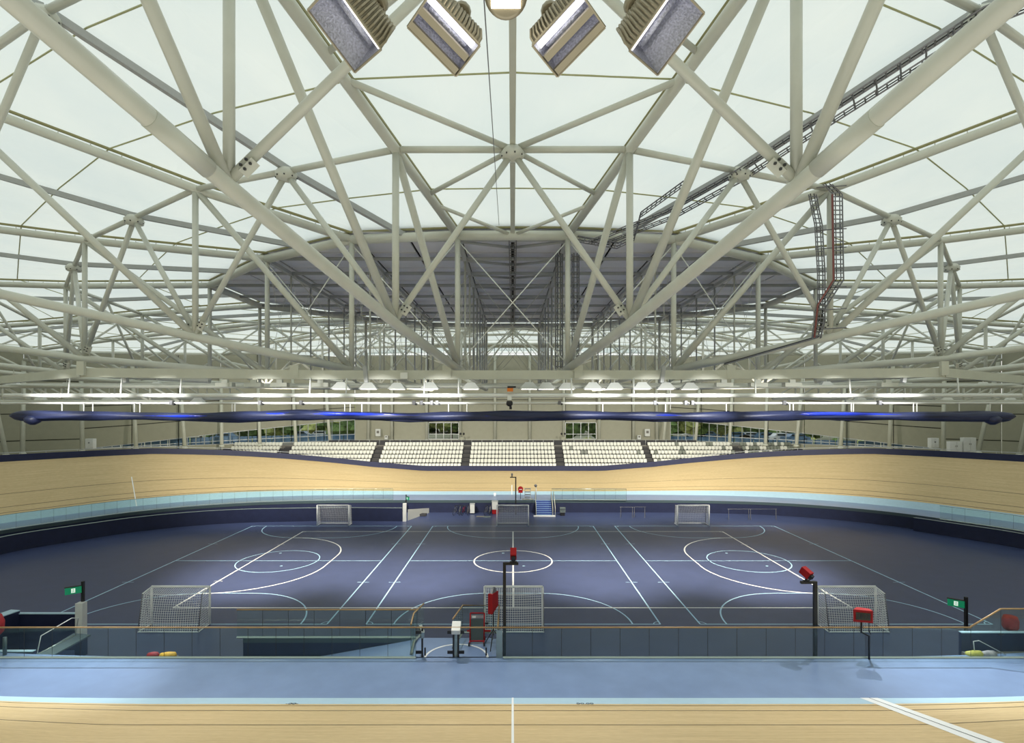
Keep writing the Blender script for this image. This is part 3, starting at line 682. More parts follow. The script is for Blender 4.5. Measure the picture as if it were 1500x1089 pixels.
# ------------------------------------------------------------------ four big lamps and the round one at the top edge
LY = 4.5
def hood(corners, dl, ds, label, louvred):
    A, B, Cc, D_ = [P(px, py, LY) for px, py in corners]; k = 0.5
    ul = ((Cc-B)+(D_-A))*k+V(0, dl, 0); us = ((A-B)+(D_-Cc))*k+V(0, ds, 0); c = (A+B+Cc+D_)/4
    W, D, H = ul.length, us.length, 0.27
    ex = ul.normalized(); ez = ex.cross(us).normalized(); ez = ez if ez.z > 0 else -ez; ey = (us-ex*us.dot(ex)).normalized()
    q = lambda x, y, z: c+ex*x+ey*y+ez*z
    t = thing('floodlight', label, 'floodlight', c)
    bot = [q(-W/2, -D/2, 0), q(W/2, -D/2, 0), q(W/2, D/2, 0), q(-W/2, D/2, 0)]
    top = [q(-W/2*0.96, -D*0.62, H), q(W/2*0.86, -D*0.62, H), q(W/2*0.86, D*0.12, H), q(-W/2*0.96, D*0.12, H)]
    mb = MB()
    for i in range(4): mb.quad(bot[i], bot[(i+1) % 4], top[(i+1) % 4], top[i])
    mb.quad(*top); mb.build('hood', 'lamp_housing', t)
    mb = MB(); bi = [c+(p-c)*0.97+ez*0.004 for p in bot]; ti = [q(-W*0.44, -D*0.52, H-0.05), q(W*0.38, -D*0.52, H-0.05), q(W*0.38, D*0.05, H-0.05), q(-W*0.44, D*0.05, H-0.05)]
    for i in range(4): mb.quad(bi[(i+1) % 4], bi[i], ti[i], ti[(i+1) % 4])
    mb.quad(*ti[::-1]); mb.build('reflector', 'lamp_reflector', t)
    for i in range(4): MB().bar(bot[i], bot[(i+1) % 4], 0.014, 0.014).build('rim', 'lamp_housing', t)
    for i in range(15):
        x = lerp(-W/2+0.015, W/2-0.02, i/14); f = lerp(1, 0.88, i/14)
        MB().path([q(x, -D*0.50, 0.012), q(x, -D*0.60, 0.06), q(x*f, -D*0.66, 0.18), q(x*f, -D*0.60, H+0.01), q(x*f, -D*0.2, H+0.03), q(x*f, D*0.12, H)], 0.012, 5).build('cooling_rib', 'lamp_housing', t)
    MB().tube(q(-W*0.40, -D*0.1, 0.14), q(W*0.36, -D*0.1, 0.14), 0.03, 12).build('lamp_tube', 'lamp_reflector', t)
    if louvred:
        for yy in (-0.02, 0.40): MB().bar(q(-W*0.49, D*yy, 0.02), q(W*0.47, D*yy, 0.02), 0.055, 0.05, ez).build('louvre', 'lamp_housing', t)
        MB().bar(q(-W*0.49, -D*0.30, 0.10), q(W*0.45, -D*0.30, 0.10), 0.05, 0.02, ez).build('glowing_strip', 'lamp_glow_soft', t)
    else: MB().bar(q(-W*0.49, -D*0.42, 0.04), q(W*0.47, -D*0.42, 0.04), 0.03, 0.03, ez).build('glowing_strip', 'lamp_glow_soft', t)
    MB().path([q(-0.1, 0, H+0.03), q(-0.09, 0, H+0.2), q(0.09, 0, H+0.2), q(0.1, 0, H+0.03)], 0.025, 8).build('yoke', 'lamp_housing', t)
    MB().lathe(q(0.02, -D*0.5, H+0.02), [(0.07, 0), (0.08, 0.07), (0.05, 0.11)], 12, ez).build('gear_housing', 'lamp_housing', t)
hood([(453, 19), (504, 11), (557, 68), (506, 77)], 0.30, 0.237, 'large ribbed floodlight at the top edge, leftmost of four', False)
hood([(598, 45), (637, 17), (703.5, 63), (663, 87.5)], 0.25, 0.165, 'large ribbed floodlight at the top edge, just left of the round lamp', True)
hood([(887, 44), (844, 18), (778.5, 64), (821, 87.5)], 0.25, 0.165, 'large ribbed floodlight at the top edge, just right of the round lamp', True)
hood([(1030, 24), (976, 12), (924, 70), (975, 81)], 0.30, 0.237, 'large ribbed floodlight at the top edge, rightmost of four', False)
c = P(741, -9, LY)
t = thing('round_lamp', 'round lit lamp glowing warm at the middle of the top edge', 'lamp', c)
axn = V(0, -0.75, -0.66).normalized()
MB().lathe(c, [(0.08, -0.14), (0.15, -0.1), (0.18, 0.0), (0.175, 0.05), (0.15, 0.06)], 28, axn).build('housing', 'lamp_housing', t)
MB().box(c+axn*0.062, (0.24, 0.012, 0.18), 0, math.radians(41)).build('lamp_window', 'lamp_glow', t)
ax = thing('lamp_bar', 'steel bar overhead carrying the floodlights', 'bar', (0, LY, 15.6)); MB().tube((-2.2, LY+0.1, 15.62), (2.2, LY+0.1, 15.62), 0.05, 10).build('tube', 'lamp_housing', ax)
tag(MB().tube(P(709, 0, 9), P(731, 330, 26), 0.012, 5).build('rigging_wire', 'galvanised'), 'thin dark wire hanging left of the roof centre rib', 'wire')
# ------------------------------------------------------------------ outer walls
WP = [(-66, 40), (-65.5, 52), (-59.5, 66.5), (-43, 80.5), (-26, 90), (26, 90), (43, 80.5), (59.5, 66.5), (65.5, 52), (66, 40), (62, 28), (51, 9), (30, -4), (11, -8), (-11, -8), (-30, -4), (-51, 9), (-62, 28)]
ZC = 6.4
snames = ['wall_left_end', 'wall_left_corner', 'wall_left_rear', 'wall_far_left', 'wall_far', 'wall_far_right', 'wall_right_rear', 'wall_right_corner', 'wall_right_end']
def wtop(x, y): return 22.4 if y > 89 else (20.2 if y > 75 else 19.6)
def glass_top(x, y):       # lower edge of the cladding where the glazed strip runs
    ax_ = abs(x); return interp([(0, 9.9), (27, 9.9), (43, 8.1), (52, 6.9), (56, 6.4), (80, 6.4)], ax_)
def wall_panel(root, a, b, za0, zb0, za1, zb1, inward, m_='cladding', name='wall_panel'):
    a, b = Vector(a), Vector(b); d = (b-a).normalized(); g = d*0.05; n_ = inward*0.12; e_ = 0.06
    MB().hexa([V(*(a+g), za0+e_), V(*(b-g), zb0+e_), V(*(b-g-n_), zb0+e_), V(*(a+g-n_), za0+e_),
               V(*(a+g), za1-e_), V(*(b-g), zb1-e_), V(*(b-g-n_), zb1-e_), V(*(a+g-n_), za1-e_)]).build(name, m_, root)
wn_ = 0
def window(a, b, z0, z1, z0b, z1b, inward, nm, label=None):
    """mullioned window between two plan points"""
    global wn_; wn_ += 1
    root = bpy.data.objects.new('window_%d' % wn_, None); C.objects.link(root); root['kind'] = 'structure'
    L = (b-a).length; q = max(1, int(round(L/1.15)))
    for j in range(q+1):
        p = a.lerp(b, j/q); zl = lerp(z0, z0b, j/q); zh = lerp(z1, z1b, j/q)
        if zh-zl > 0.1: MB().bar(V(*p, zl), V(*p, zh), 0.09, 0.09).build('mullion', 'frame_alu', root)
    for zz, zzb in ((z0, z0b), (z1, z1b), (lerp(z0, z1, 0.3), lerp(z0b, z1b, 0.3))): MB().bar(V(*a, zz), V(*b, zzb), 0.08, 0.08).build('transom', 'frame_alu', root)
    for j in range(q):
        p, r_ = a.lerp(b, j/q), a.lerp(b, (j+1)/q)
        MB().quad(V(*p, lerp(z0, z0b, j/q)), V(*r_, lerp(z0, z0b, (j+1)/q)), V(*r_, lerp(z1, z1b, (j+1)/q)), V(*p, lerp(z1, z1b, j/q))).build('pane', 'window_glass', root)
    return root
def xhit(px, a, b):        # where the view ray of column px meets the plan line a-b
    m_ = (px-751)/800; # x = m*y
    den = (b.x-a.x)-m_*(b.y-a.y); t = (m_*a.y-a.x)/den; return t

COLS = []
for k, nm in enumerate(snames):
    a, b = Vector(WP[k]), Vector(WP[k+1]); d = (b-a).normalized(); L = (b-a).length
    inward = Vector((d.y, -d.x)); inward = -inward if inward.dot(Vector((0, CY))-a) < 0 else inward
    root = bpy.data.objects.new(nm, None); C.objects.link(root); root['kind'] = 'structure'
    if nm == 'wall_far':
        cuts = [-26, -19.6, -13.85, -8.9, -3.0, 3.0, 8.7, 13.75, 19.6, 26]
        for x0, x1 in zip(cuts, cuts[1:]):
            p, q = Vector((x0, 90)), Vector((x1, 90)); win = abs(x0+x1)/2 > 8 and abs(x0+x1)/2 < 14
            zl = 9.4 if win else ZC-1.5
            MB().quad(V(x0, 90.16, zl), V(x1, 90.16, zl), V(x1, 90.16, 20.5), V(x0, 90.16, 20.5)).build('joint_backing', 'cladding_joint', root)
            if win:
                window(p, q, ZC+0.35, 9.4, ZC+0.35, 9.4, inward, '')
                wall_panel(root, p, q, ZC-1.5, ZC-1.5, ZC+0.38, ZC+0.38, inward)
            zz = [9.4 if win else ZC-1.5, 9.9, 13.2, 17.0, 20.5]
            if win: zz = [9.4, 13.2, 17.0, 20.5]
            for z0_, z1_ in zip(zz, zz[1:]): wall_panel(root, p, q, z0_, z0_, z1_, z1_, inward)
            window(p, q, 20.55, 21.8, 20.55, 21.8, inward, '')
            MB().bar(V(x0, 90, 22.1), V(x1, 90, 22.1), 0.2, 0.6).build('head_beam', 'cladding', root)
        for x in (-23.5, -19.8, -14.1, -8.6, -2.9, 2.8, 8.4, 14.2, 19.8, 23.5): COLS.append((Vector((x, 89.5)), inward, 0.0 if abs(x) < 20 else 0.6))
        continue
    glazed_end = nm in ('wall_far_left', 'wall_far_right', 'wall_left_rear', 'wall_right_rear')
    bay_n = 4
    zt = min(wtop(*a), wtop(*b))
    for j in range(bay_n):
        p, q = a.lerp(b, j/bay_n), a.lerp(b, (j+1)/bay_n)
        g0, g1 = glass_top(*p), glass_top(*q)
        open_ = glazed_end and max(g0, g1)-ZC > 0.25
        za, zb = (max(g0, ZC+0.15), max(g1, ZC+0.15)) if open_ else (ZC-1.5, ZC-1.5)
        MB().quad(V(*(p-inward*0.16), za), V(*(q-inward*0.16), zb), V(*(q-inward*0.16), zt), V(*(p-inward*0.16), zt)).build('joint_backing', 'cladding_joint', root)
        if open_:
            window(p, q, ZC+0.1, za, ZC+0.1, zb, inward, ''); wall_panel(root, p, q, ZC-1.5, ZC-1.5, ZC+0.12, ZC+0.12, inward)
        rows = [0.0, 0.2, 0.42, 0.7, 1.0]
        for r0, r1 in zip(rows, rows[1:]):
            wall_panel(root, p, q, lerp(za, zt, r0), lerp(zb, zt, r0), lerp(za, zt, r1), lerp(zb, zt, r1), inward)
        COLS.append((p+inward*0.5, inward, 4.2))
    # eave sheet from the wall head up to the membrane edge is the last membrane strip
ew = MB()
for k in range(len(WP)):
    if k >= 9: 
        a, b = Vector(WP[k]), Vector(WP[(k+1) % len(WP)]); ew.quad(V(*a, 0), V(*b, 0), V(*b, 21), V(*a, 21))
struct('wall_near', ew, 'cladding')
# roof margin between truss ends and wall heads
ends = [TR['left', k][0][-1] for k in 'ABCDEFGH']+[TR['right', k][0][-1] for k in 'HGFEDCBA']
mb = MB(); cc = V(0, CY, 0); K = len(ends); up = V(0, 0, 0.42)
outer = []
for p in ends:
    d = (p-cc); d.z = 0; d.normalize(); outer.append(p+d*6+V(0, 0, -0.6))
for i in range(K):
    a, b = ends[i]+up, ends[(i+1) % K]+up; c, d = outer[(i+1) % K], outer[i]; mb.quad(a, b, c, d)
mb.build('eave_panel', 'membrane', roofroot)
eb = thing('edge_beam', 'white tubular beam round the outer edge of the roof', 'roof beam', (0, 90, 21))
for i in range(K): MB().tube(ends[i], ends[(i+1) % K], 0.2, 10).build('edge_segment', 'white_steel', eb)
ORD = 'first second third fourth fifth sixth seventh eighth ninth tenth eleventh twelfth thirteenth fourteenth fifteenth sixteenth seventeenth eighteenth nineteenth twentieth'.split()
COLS.sort(key=lambda q: q[0].x/max(q[0].y, 1))
for ci, (p, inw, lean) in enumerate(COLS):
    c = thing('wall_column', '%s round pale column of the %s half, %s from the %s end' % ('leaning' if lean > 1 else 'upright', 'left' if ci < len(COLS)/2 else 'right', (ORD+['outer']*20)[min(ci, len(COLS)-1-ci)], 'left' if ci < len(COLS)/2 else 'right'), 'column', (p.x, p.y, ZC), 0, 'columns along the outer wall')
    pb = p+inw*lean; pb = V(pb.x, pb.y, ZC+0.25); pt = V(p.x, p.y, 17.5 if lean > 1 else 20.4)
    MB().tube(pb, pt, 0.23, 10).build('shaft', 'beam_steel', c); MB().lathe(pb-V(0, 0, 0.27), [(0.38, 0), (0.38, 0.12), (0.26, 0.3)], 10).build('base', 'beam_steel', c)
# concourse slab and terrace behind the far straight
mb = MB(); 
inner = [spt(i, TRACK_W) for i in range(NO)]
rim = []
mb = MB(); mb.uv = None
for i in range(NO+1):
    p = spt(i, TRACK_W); q = V(oval[i % NO].x, oval[i % NO].y, 0); r_ = 1.62+0.0
    dirn = q.normalized(); e = V(dirn.x*78, CY+dirn.y*78, ZC)
    inner_p = V(p.x, p.y, p.z)+V(nrm[i % NO].x, nrm[i % NO].y, 0)*0.5; inner_p.z = min(p.z+0.1, 5.9)
    mid_p = inner_p.lerp(e, 0.12); mid_p.z = min(ZC, inner_p.z+0.1) if oval[i % NO].y < 0 else inner_p.z
    mb.v += [inner_p, mid_p, V(e.x, e.y, mid_p.z)]
for i in range(NO):
    if abs(oval[i].x) < 37 or abs(oval[(i+1) % NO].x) < 37: continue
    a = i*3; mb.f += [(a, a+3, a+4, a+1), (a+1, a+4, a+5, a+2)]; mb.sm += [False, False]
mb.build('concourse_floor', 'concourse')
bpy.data.objects['concourse_floor'].name = 'floor_side'; bpy.data.objects['floor_side']['kind'] = 'structure'
ROWY = [75.0, 75.9, 76.8, 77.7, 78.6, 79.5]; ROWZ = [3.25, 3.78, 4.31, 4.84, 5.37, 5.88]
st = thing('seating_terrace', 'dark stepped terrace carrying the white seats across the far straight', 'terrace', (0, 77, 3))
for y, z in zip(ROWY, ROWZ): MB().box((0, y+0.05, z/2-0.1+0.0), (84, 0.9, z+0.2)).build('step', 'terrace', st)
fp_ = [(-41, 79.95), (41, 79.95), (41, 81.2), (26, 89.6), (-26, 89.6), (-41, 81.2)]
lm = MB(); lm.poly([V(x, y, 6.4) for x, y in fp_]); lm.poly([V(x, y, 5.4) for x, y in fp_[::-1]])
for k in range(6): lm.quad(V(*fp_[k], 5.4), V(*fp_[(k+1) % 6], 5.4), V(*fp_[(k+1) % 6], 6.4), V(*fp_[k], 6.4))
lm.build('landing', 'concourse', st)
blocks = [(-6.0, 24), (-18.6, 23), (7.15, 23), (-31.8, 24), (19.6, 24), (-40.5, 14), (33.0, 15)]
AIS = [-6.55, 6.6, -19.2, 19.1, -32.6, 32.3]
AISN = dict(zip(AIS, ('first left of centre', 'first right of centre', 'second left of centre', 'second right of centre', 'third left of centre', 'third right of centre')))
for x in AIS:
    ai = thing('aisle_steps', 'dark aisle stair with pale nosings, %s between the seating blocks' % AISN[x], 'stairs', (x, 75, 3.2), 0, 'aisle stairs of the far stand')
    for y, z in zip(ROWY, ROWZ):
        for h in (0, 0.26):
            MB().box((x, y-0.22+h*1.6, z+0.10+h*0.6), (1.05, 0.42, 0.18)).build('tread', 'terrace', ai)
            MB().box((x, y-0.44+h*1.6, z+0.20+h*0.6), (1.05, 0.04, 0.03)).build('nosing', 'concourse', ai)
def seat_mb(x, y, z):
    mb = MB()
    w2 = 0.215
    for (za, zb, ya, yb, sc_) in ((0.42, 0.62, -0.02, 0.02, 1.0), (0.62, 0.82, 0.02, 0.07, 1.0), (0.82, 0.86, 0.07, 0.08, 0.85)):
        mb.hexa([V(x-w2, y+ya-0.03, z+za), V(x+w2, y+ya-0.03, z+za), V(x+w2, y+ya+0.02, z+za), V(x-w2, y+ya+0.02, z+za),
                 V(x-w2*sc_, y+yb-0.03, z+zb), V(x+w2*sc_, y+yb-0.03, z+zb), V(x+w2*sc_, y+yb+0.02, z+zb), V(x-w2*sc_, y+yb+0.02, z+zb)])
    mb.hexa([V(x-w2*.9, y-0.16, z+0.40), V(x+w2*.9, y-0.16, z+0.40), V(x+w2*.9, y-0.05, z+0.38), V(x-w2*.9, y-0.05, z+0.38),
             V(x-w2*.9, y-0.12, z+0.74), V(x+w2*.9, y-0.12, z+0.74), V(x+w2*.9, y-0.06, z+0.74), V(x-w2*.9, y-0.06, z+0.74)])
    mb.box((x, y-0.04, z+0.22), (0.05, 0.1, 0.42))
    return mb
seat_mesh = {}
for c_ in ('white', 'grey'):
    o = seat_mb(0, 0, 0).build('seat_'+c_, 'seat_'+c_); seat_mesh[c_] = o.data; bpy.data.objects.remove(o)
restw, restg = MB(), MB(); cnt = 0; rs = random.Random(3)
bn = {-6.0: ('centre', ), -18.6: ('left of centre', ), 7.15: ('right of centre', )}
for x0, n_ in blocks:
    for r_, (y, z) in enumerate(zip(ROWY, ROWZ)):
        for k in range(n_):
            x = x0+0.25+k*0.5
            grey = (x > 33 and rs.random() < 0.5) or (19 < x < 33 and rs.random() < 0.16) or (7 < x < 19 and r_ in (3, 4) and rs.random() < 0.08)
            if x0 in bn and cnt < 300 and ((x0 == -6.0) or (r_ < 4 and (abs(x) < 16.8))):
                cnt += 1
                o = bpy.data.objects.new('stadium_seat', seat_mesh['grey' if grey else 'white']); C.objects.link(o); o.location = (x, y, z+0.1)
                tag(o, '%s folded stadium seat, %s row, %s block of the far stand' % ('grey' if grey else 'white', ('front', 'second', 'third', 'fourth', 'fifth', 'back')[r_], bn[x0][0]), 'seat', 'stadium seats in the %s block' % bn[x0][0])
            else:
                mbx = seat_mb(x, y, z+0.1); tgt = restg if grey else restw; i0 = len(tgt.v); tgt.v += mbx.v
                tgt.f += [tuple(i0+q for q in f) for f in mbx.f]; tgt.sm += mbx.sm
tag(restw.build('stadium_seats', 'seat_white'), 'white folded stadium seats filling the other blocks of the far stand', 'seats', None, 'stuff')
tag(restg.build('stadium_seats', 'seat_grey'), 'grey folded stadium seats scattered in the right-hand blocks', 'seats', None, 'stuff')
# dark low screen wall above the top row
sw = thing('parapet_screen', 'dark low screen with pale posts behind the top seat row', 'parapet', (0, 80.1, 6.2))
x = -27.0
while x < 27:
    MB().box((x+0.74, 80.15, 6.72), (1.44, 0.05, 0.75)).build('screen_panel', 'soffit_gap' if False else 'terrace', sw)
    MB().tube((x, 80.05, 6.3), (x, 80.05, 7.2), 0.025, 6).build('post', 'frame_alu', sw); x += 1.5
MB().tube((-27, 80.05, 7.2), (27, 80.05, 7.2), 0.025, 6).build('rail', 'frame_alu', sw)
# wall boxes, concourse cabinets
for px, py, wdt, h, lab in ((554, 634, 0.8, 1.15, 'pale wall cabinet by the columns left of the seats'), (566, 641, 0.5, 0.6, 'small pale cabinet beside the left wall cabinet'),
                       (948, 634, 0.8, 1.15, 'pale wall cabinet by the columns right of the seats'), (936, 641, 0.55, 0.7, 'small pale cabinet beside the right wall cabinet')):
    t = thing('wall_cabinet', lab, 'cabinet', (0, 0, 0)); p = P(px, py, 88.6)
    MB().box(p, (wdt, 0.4, h)).build('body', 'white_box', t); MB().box(p+V(0, -0.22, 0.1), (wdt*0.5, 0.03, h*0.35)).build('door', 'concourse', t)
for px, py, Y, wdt, h, lab in ((133, 650, 62, 0.9, 1.1, 'pale cabinet in front of the left cladding'), (1367, 649, 62, 0.9, 1.1, 'pale cabinet left of the two wide ones on the right'),
                          (1398, 655, 60, 1.35, 1.2, 'wide low double-door cabinet on the right'), (1418, 652, 60, 1.35, 1.6, 'taller double-door cabinet furthest right')):
    t = thing('wall_cabinet', lab, 'cabinet', (0, 0, 0)); p = P(px, py, Y)
    MB().box(p, (wdt, 0.5, h)).build('body', 'white_box', t)
    for s in (-1, 1): MB().box(p+V(s*wdt*0.24, -0.27, 0), (wdt*0.44, 0.03, h*0.9)).build('door', 'white_box', t); MB().box(p+V(s*wdt*0.06, -0.30, 0.1), (0.03, 0.03, 0.15)).build('handle', 'dark_bolt', t)
for px, lab in ((677, 'domed pale speaker hood at the column left of the centre block'), (825, 'domed pale speaker hood at the column right of the centre block')):
    t = thing('hooded_speaker', lab, 'speaker', (0, 0, 0)); p = P(px, 643, 84)
    MB().lathe(p, [(0.45, -0.35), (0.5, 0), (0.35, 0.25), (0.1, 0.3)], 12).build('hood', 'cladding', t)
    for s in (-1, 1): MB().lathe(p+V(s*0.25, 0, 0.75), [(0.1, -0.12), (0.2, 0), (0.1, 0.12)], 10, (s, -0.6, 0)).build('camera_eye', 'black', t)
# rim rail of thin pale tube on top of the curve barrier
rl = thing('rim_rail', 'thin pale rail behind the navy rim barrier of the track', 'rail', (0, 75, 4.5))
pts = [spt(i, TRACK_W)+V(nrm[i % NO].x*0.35, nrm[i % NO].y*0.35, 0.85) for i in range(NO) if abs(oval[i].x) > 20 and oval[i].y > -6 and oval[i].x < 0]
pts2 = [spt(i, TRACK_W)+V(nrm[i % NO].x*0.35, nrm[i % NO].y*0.35, 0.85) for i in range(NO) if abs(oval[i].x) > 20 and oval[i].y > -6 and oval[i].x > 0]
for pp in (pts, pts2):
    # keep order continuous
    k0 = max(range(len(pp)), key=lambda k: (pp[k]-pp[k-1]).length); pp = pp[k0:]+pp[:k0]
    MB().path(pp, 0.03, 6).build('rail', 'frame_alu', rl)
    for p in pp[::3]: MB().tube(p, p-V(0, 0, 0.9), 0.025, 5).build('post', 'frame_alu', rl)
# ------------------------------------------------------------------ outdoors beyond the windows
og = MB(); og.poly([(-260, 92, 5.3), (260, 92, 5.3), (260, 320, 9.5), (-260, 320, 9.5)]); og.poly([(-260, 20, 5.3), (-68, 20, 5.3), (-30, 92, 5.3), (-260, 92, 5.3)]); og.poly([(68, 20, 5.3), (260, 20, 5.3), (260, 92, 5.3), (30, 92, 5.3)])
tag(og.build('ground', 'ground_out'), kind='structure')
def blob(name, m_, c, r, parent, seed, zs_=0.8):
    rnd = random.Random(seed); mb = MB(); nu, nv = 14, 9
    ph = [rnd.random()*6 for _ in range(4)]
    for i in range(nv+1):
        th_ = PI*i/nv
        for j in range(nu):
            a = 2*PI*j/nu; k = r*(1+0.18*math.sin(3*a+ph[0]+4*th_)+0.14*math.sin(5*th_+ph[1]+2*a)+0.12*rnd.uniform(-1, 1))
            mb.v.append(V(c[0]+k*math.sin(th_)*math.cos(a), c[1]+k*math.sin(th_)*math.sin(a), c[2]+k*math.cos(th_)*zs_))
    for i in range(nv):
        for j in range(nu):
            a = i*nu+j; b = i*nu+(j+1) % nu; mb.f.append((a, a+nu, b+nu, b)); mb.sm.append(False)
    return mb.build(name, m_, parent)
rt = random.Random(11)
for k in range(22):
    x = -80+k*7.6+rt.uniform(-2, 2); y = 103+rt.uniform(-2, 7)
    if abs(x) < 60 or True:
        t = thing('tree', 'leafy tree standing outside beyond the hall windows', 'tree', (x, y, 5.5), 0, 'trees outside the windows')
        MB().tube((x, y, 5), (x, y, 9), 0.25, 8, 0.15).build('trunk', 'bark', t)
        for q in range(4): blob('crown', 'foliage' if (k+q) % 3 else 'foliage_light', (x+rt.uniform(-2, 2), y+rt.uniform(-2, 2), 9.4+rt.uniform(-1.5, 2.2)), rt.uniform(2.2, 3.4), t, k*5+q)
for k in range(16):
    x = -96+k*12.5+rt.uniform(-3, 3); y = 128+rt.uniform(-4, 6)
    t = thing('tree', 'tall dense tree in the back row outside the hall windows', 'tree', (x, y, 6), 0, 'back row of trees outside')
    MB().tube((x, y, 5), (x, y, 10), 0.3, 8, 0.2).build('trunk', 'bark', t)
    for q in range(5): blob('crown', 'foliage' if (k+q) % 2 else 'foliage_light', (x+rt.uniform(-5, 5), y+rt.uniform(-3, 3), 9.5+rt.uniform(-2, 3.2)), rt.uniform(3.4, 4.6), t, 500+k*5+q)
for k in range(26):
    x = -62+k*5+rt.uniform(-1, 1); y = 96+rt.uniform(-1, 3)
    blob('shrub', 'foliage_light' if k % 2 else 'foliage', (x, y, 5.6), rt.uniform(0.9, 1.5), None, 200+k, 0.6)
    tag(C.objects[-1], '%s low shrub outside the windows, %s from the %s end' % ('yellow-green' if k % 2 else 'darker green', ORD0[min(k, 25-k)], 'left' if k < 13 else 'right'), 'shrub', 'shrubs outside the windows')
for k, (px, Y, c_) in enumerate(((1015, 104, 'car_white'), (1035, 104, 'car_blue'), (1078, 100, 'car_blue'), (1098, 100, 'car_white'), (1120, 98, 'car_blue'), (1143, 96, 'car_white'), (1165, 94, 'car_blue'), (440, 104, 'car_blue'), (470, 106, 'car_white'), (330, 96, 'car_blue'))):
    x = (px-751)*Y/800; z = 6.0
    t = thing('parked_car', '%s parked car outside, %s' % ('white' if c_ == 'car_white' else 'blue', 'seen through the right-hand glazing' if px > 700 else 'seen through the left-hand glazing'), 'car', (x, Y, z), 0, 'cars parked outside')
    mb = MB(); prof = [(-2.2, 0.35), (-2.2, 0.85), (-1.4, 0.95), (-0.9, 1.42), (0.9, 1.45), (1.5, 0.98), (2.2, 0.85), (2.25, 0.35)]
    f1 = [V(x+a, Y-0.85, z+b) for a, b in prof]; f2 = [V(x+a, Y+0.85, z+b) for a, b in prof]
    mb.poly(f1); mb.poly(f2[::-1])
    for i in range(8): mb.quad(f1[(i+1) % 8], f1[i], f2[i], f2[(i+1) % 8])
    mb.build('body', c_, t); MB().box((x, Y, z+1.18), (2.0, 1.74, 0.32)).build('windows', 'screen', t)
    for a in (-1.35, 1.35):
        MB().tube((x+a, Y-0.9, z+0.33), (x+a, Y+0.9, z+0.33), 0.33, 12).build('wheels', 'tyre', t)
for lab, x0_, y0_, x1_, y1_ in (('left', -58, 76, -24, 96), ('right', 58, 76, 24, 96)):
    a, b = Vector((x0_, y0_)), Vector((x1_, y1_)); d = (b-a).normalized(); t = thing('blue_band', 'low dark blue stand-in band outside the %s glazing' % lab, 'wall', (x0_, y0_, 5))
    K = 14
    for k in range(K):
        p, q = a.lerp(b, (k+0.02)/K), a.lerp(b, (k+0.98)/K); MB().bar(V(*p, 6.4), V(*q, 6.4), 0.2, 2.0 if lab == 'left' else 1.2).build('wall_panel', 'car_blue', t)  # added panels standing in for a dark blue band beyond the glass
# ------------------------------------------------------------------ glass balustrades
def fence(label, pts, name='glass_balustrade', h=1.25, pitch=1.18, rail='handrail_timber', base=True, rail_r=0.035):
    pts = [Vector(p) for p in pts]; t = thing(name, label, 'balustrade', pts[0].copy())
    segs = []
    for a, b in zip(pts, pts[1:]):
        L = (b-a).length; q = max(1, int(round(L/pitch)))
        for j in range(q):
            p, r_ = a.lerp(b, j/q), a.lerp(b, (j+1)/q); d = (r_-p); d.z = 0
            if d.length < 1e-3: continue
            d.normalize(); g = d*0.012; n_ = V(-d.y, d.x, 0)*0.008
            MB().hexa([p+g-n_, r_-g-n_, r_-g+n_, p+g+n_, p+g-n_+V(0, 0, h), r_-g-n_+V(0, 0, h), r_-g+n_+V(0, 0, h), p+g+n_+V(0, 0, h)]).build('glass_panel', 'fence_glass', t)
            MB().tube(r_+V(0, 0, 0.0), r_+V(0, 0, h), 0.009, 4).build('panel_joint', 'dark_bolt', t)
    MB().path([p+V(0, 0, h+0.02) for p in pts], rail_r, 8).build('handrail', rail, t)
    if base: MB().path([p+V(0, 0, 0.02) for p in pts], 0.055, 4).build('base_channel', 'channel', t)
    return t
YN = 22.6
xg = lambda px, Y=YN: (px-751)*Y/800
fence('long glass balustrade with timber rail left of the entrance gate', [(-26, YN, Z0), (xg(609), YN, Z0)])
fence('long glass balustrade with timber rail right of the entrance gate', [(xg(737), YN, Z0), (xg(1422), YN, Z0)])
tg = thing('glass_balustrade', 'taller glass balustrade with rising rail at the right-hand tunnel', 'balustrade', (xg(1422), YN, Z0))
hs = [(xg(1422), 1.3), (xg(1466), 2.04), (xg(1510), 2.04), (xg(1556), 2.04)]
for (xa_, ha), (xb_, hb) in zip(hs, hs[1:]):
    g_ = 0.012; MB().hexa([V(xa_+g_, YN-.008, Z0), V(xb_-g_, YN-.008, Z0), V(xb_-g_, YN+.008, Z0), V(xa_+g_, YN+.008, Z0), V(xa_+g_, YN-.008, Z0+ha), V(xb_-g_, YN-.008, Z0+hb), V(xb_-g_, YN+.008, Z0+hb), V(xa_+g_, YN+.008, Z0+ha)]).build('glass_panel', 'fence_glass', tg)
    MB().tube((xb_, YN, Z0), (xb_, YN, Z0+hb), 0.009, 4).build('panel_joint', 'dark_bolt', tg)
MB().path([V(x_, YN, Z0+h_) for x_, h_ in hs], 0.035, 8).build('handrail', 'handrail_timber', tg); MB().path([V(x_, YN, Z0+0.02) for x_, h_ in hs], 0.055, 4).build('base_channel', 'channel', tg)
for x_ in (xg(1466),): MB().tube((x_-0.12, YN-0.03, Z0+0.98), (x_+0.12, YN-0.03, Z0+0.98), 0.012, 6).build('glass_clamp', 'black', tg)
tag(MB().tube((xg(609), YN, Z0+1.27), (xg(737), YN, Z0+1.27), 0.032, 8).build('gate_top_rail', 'handrail_timber'), 'timber top rail running across above the entrance gate', 'rail')
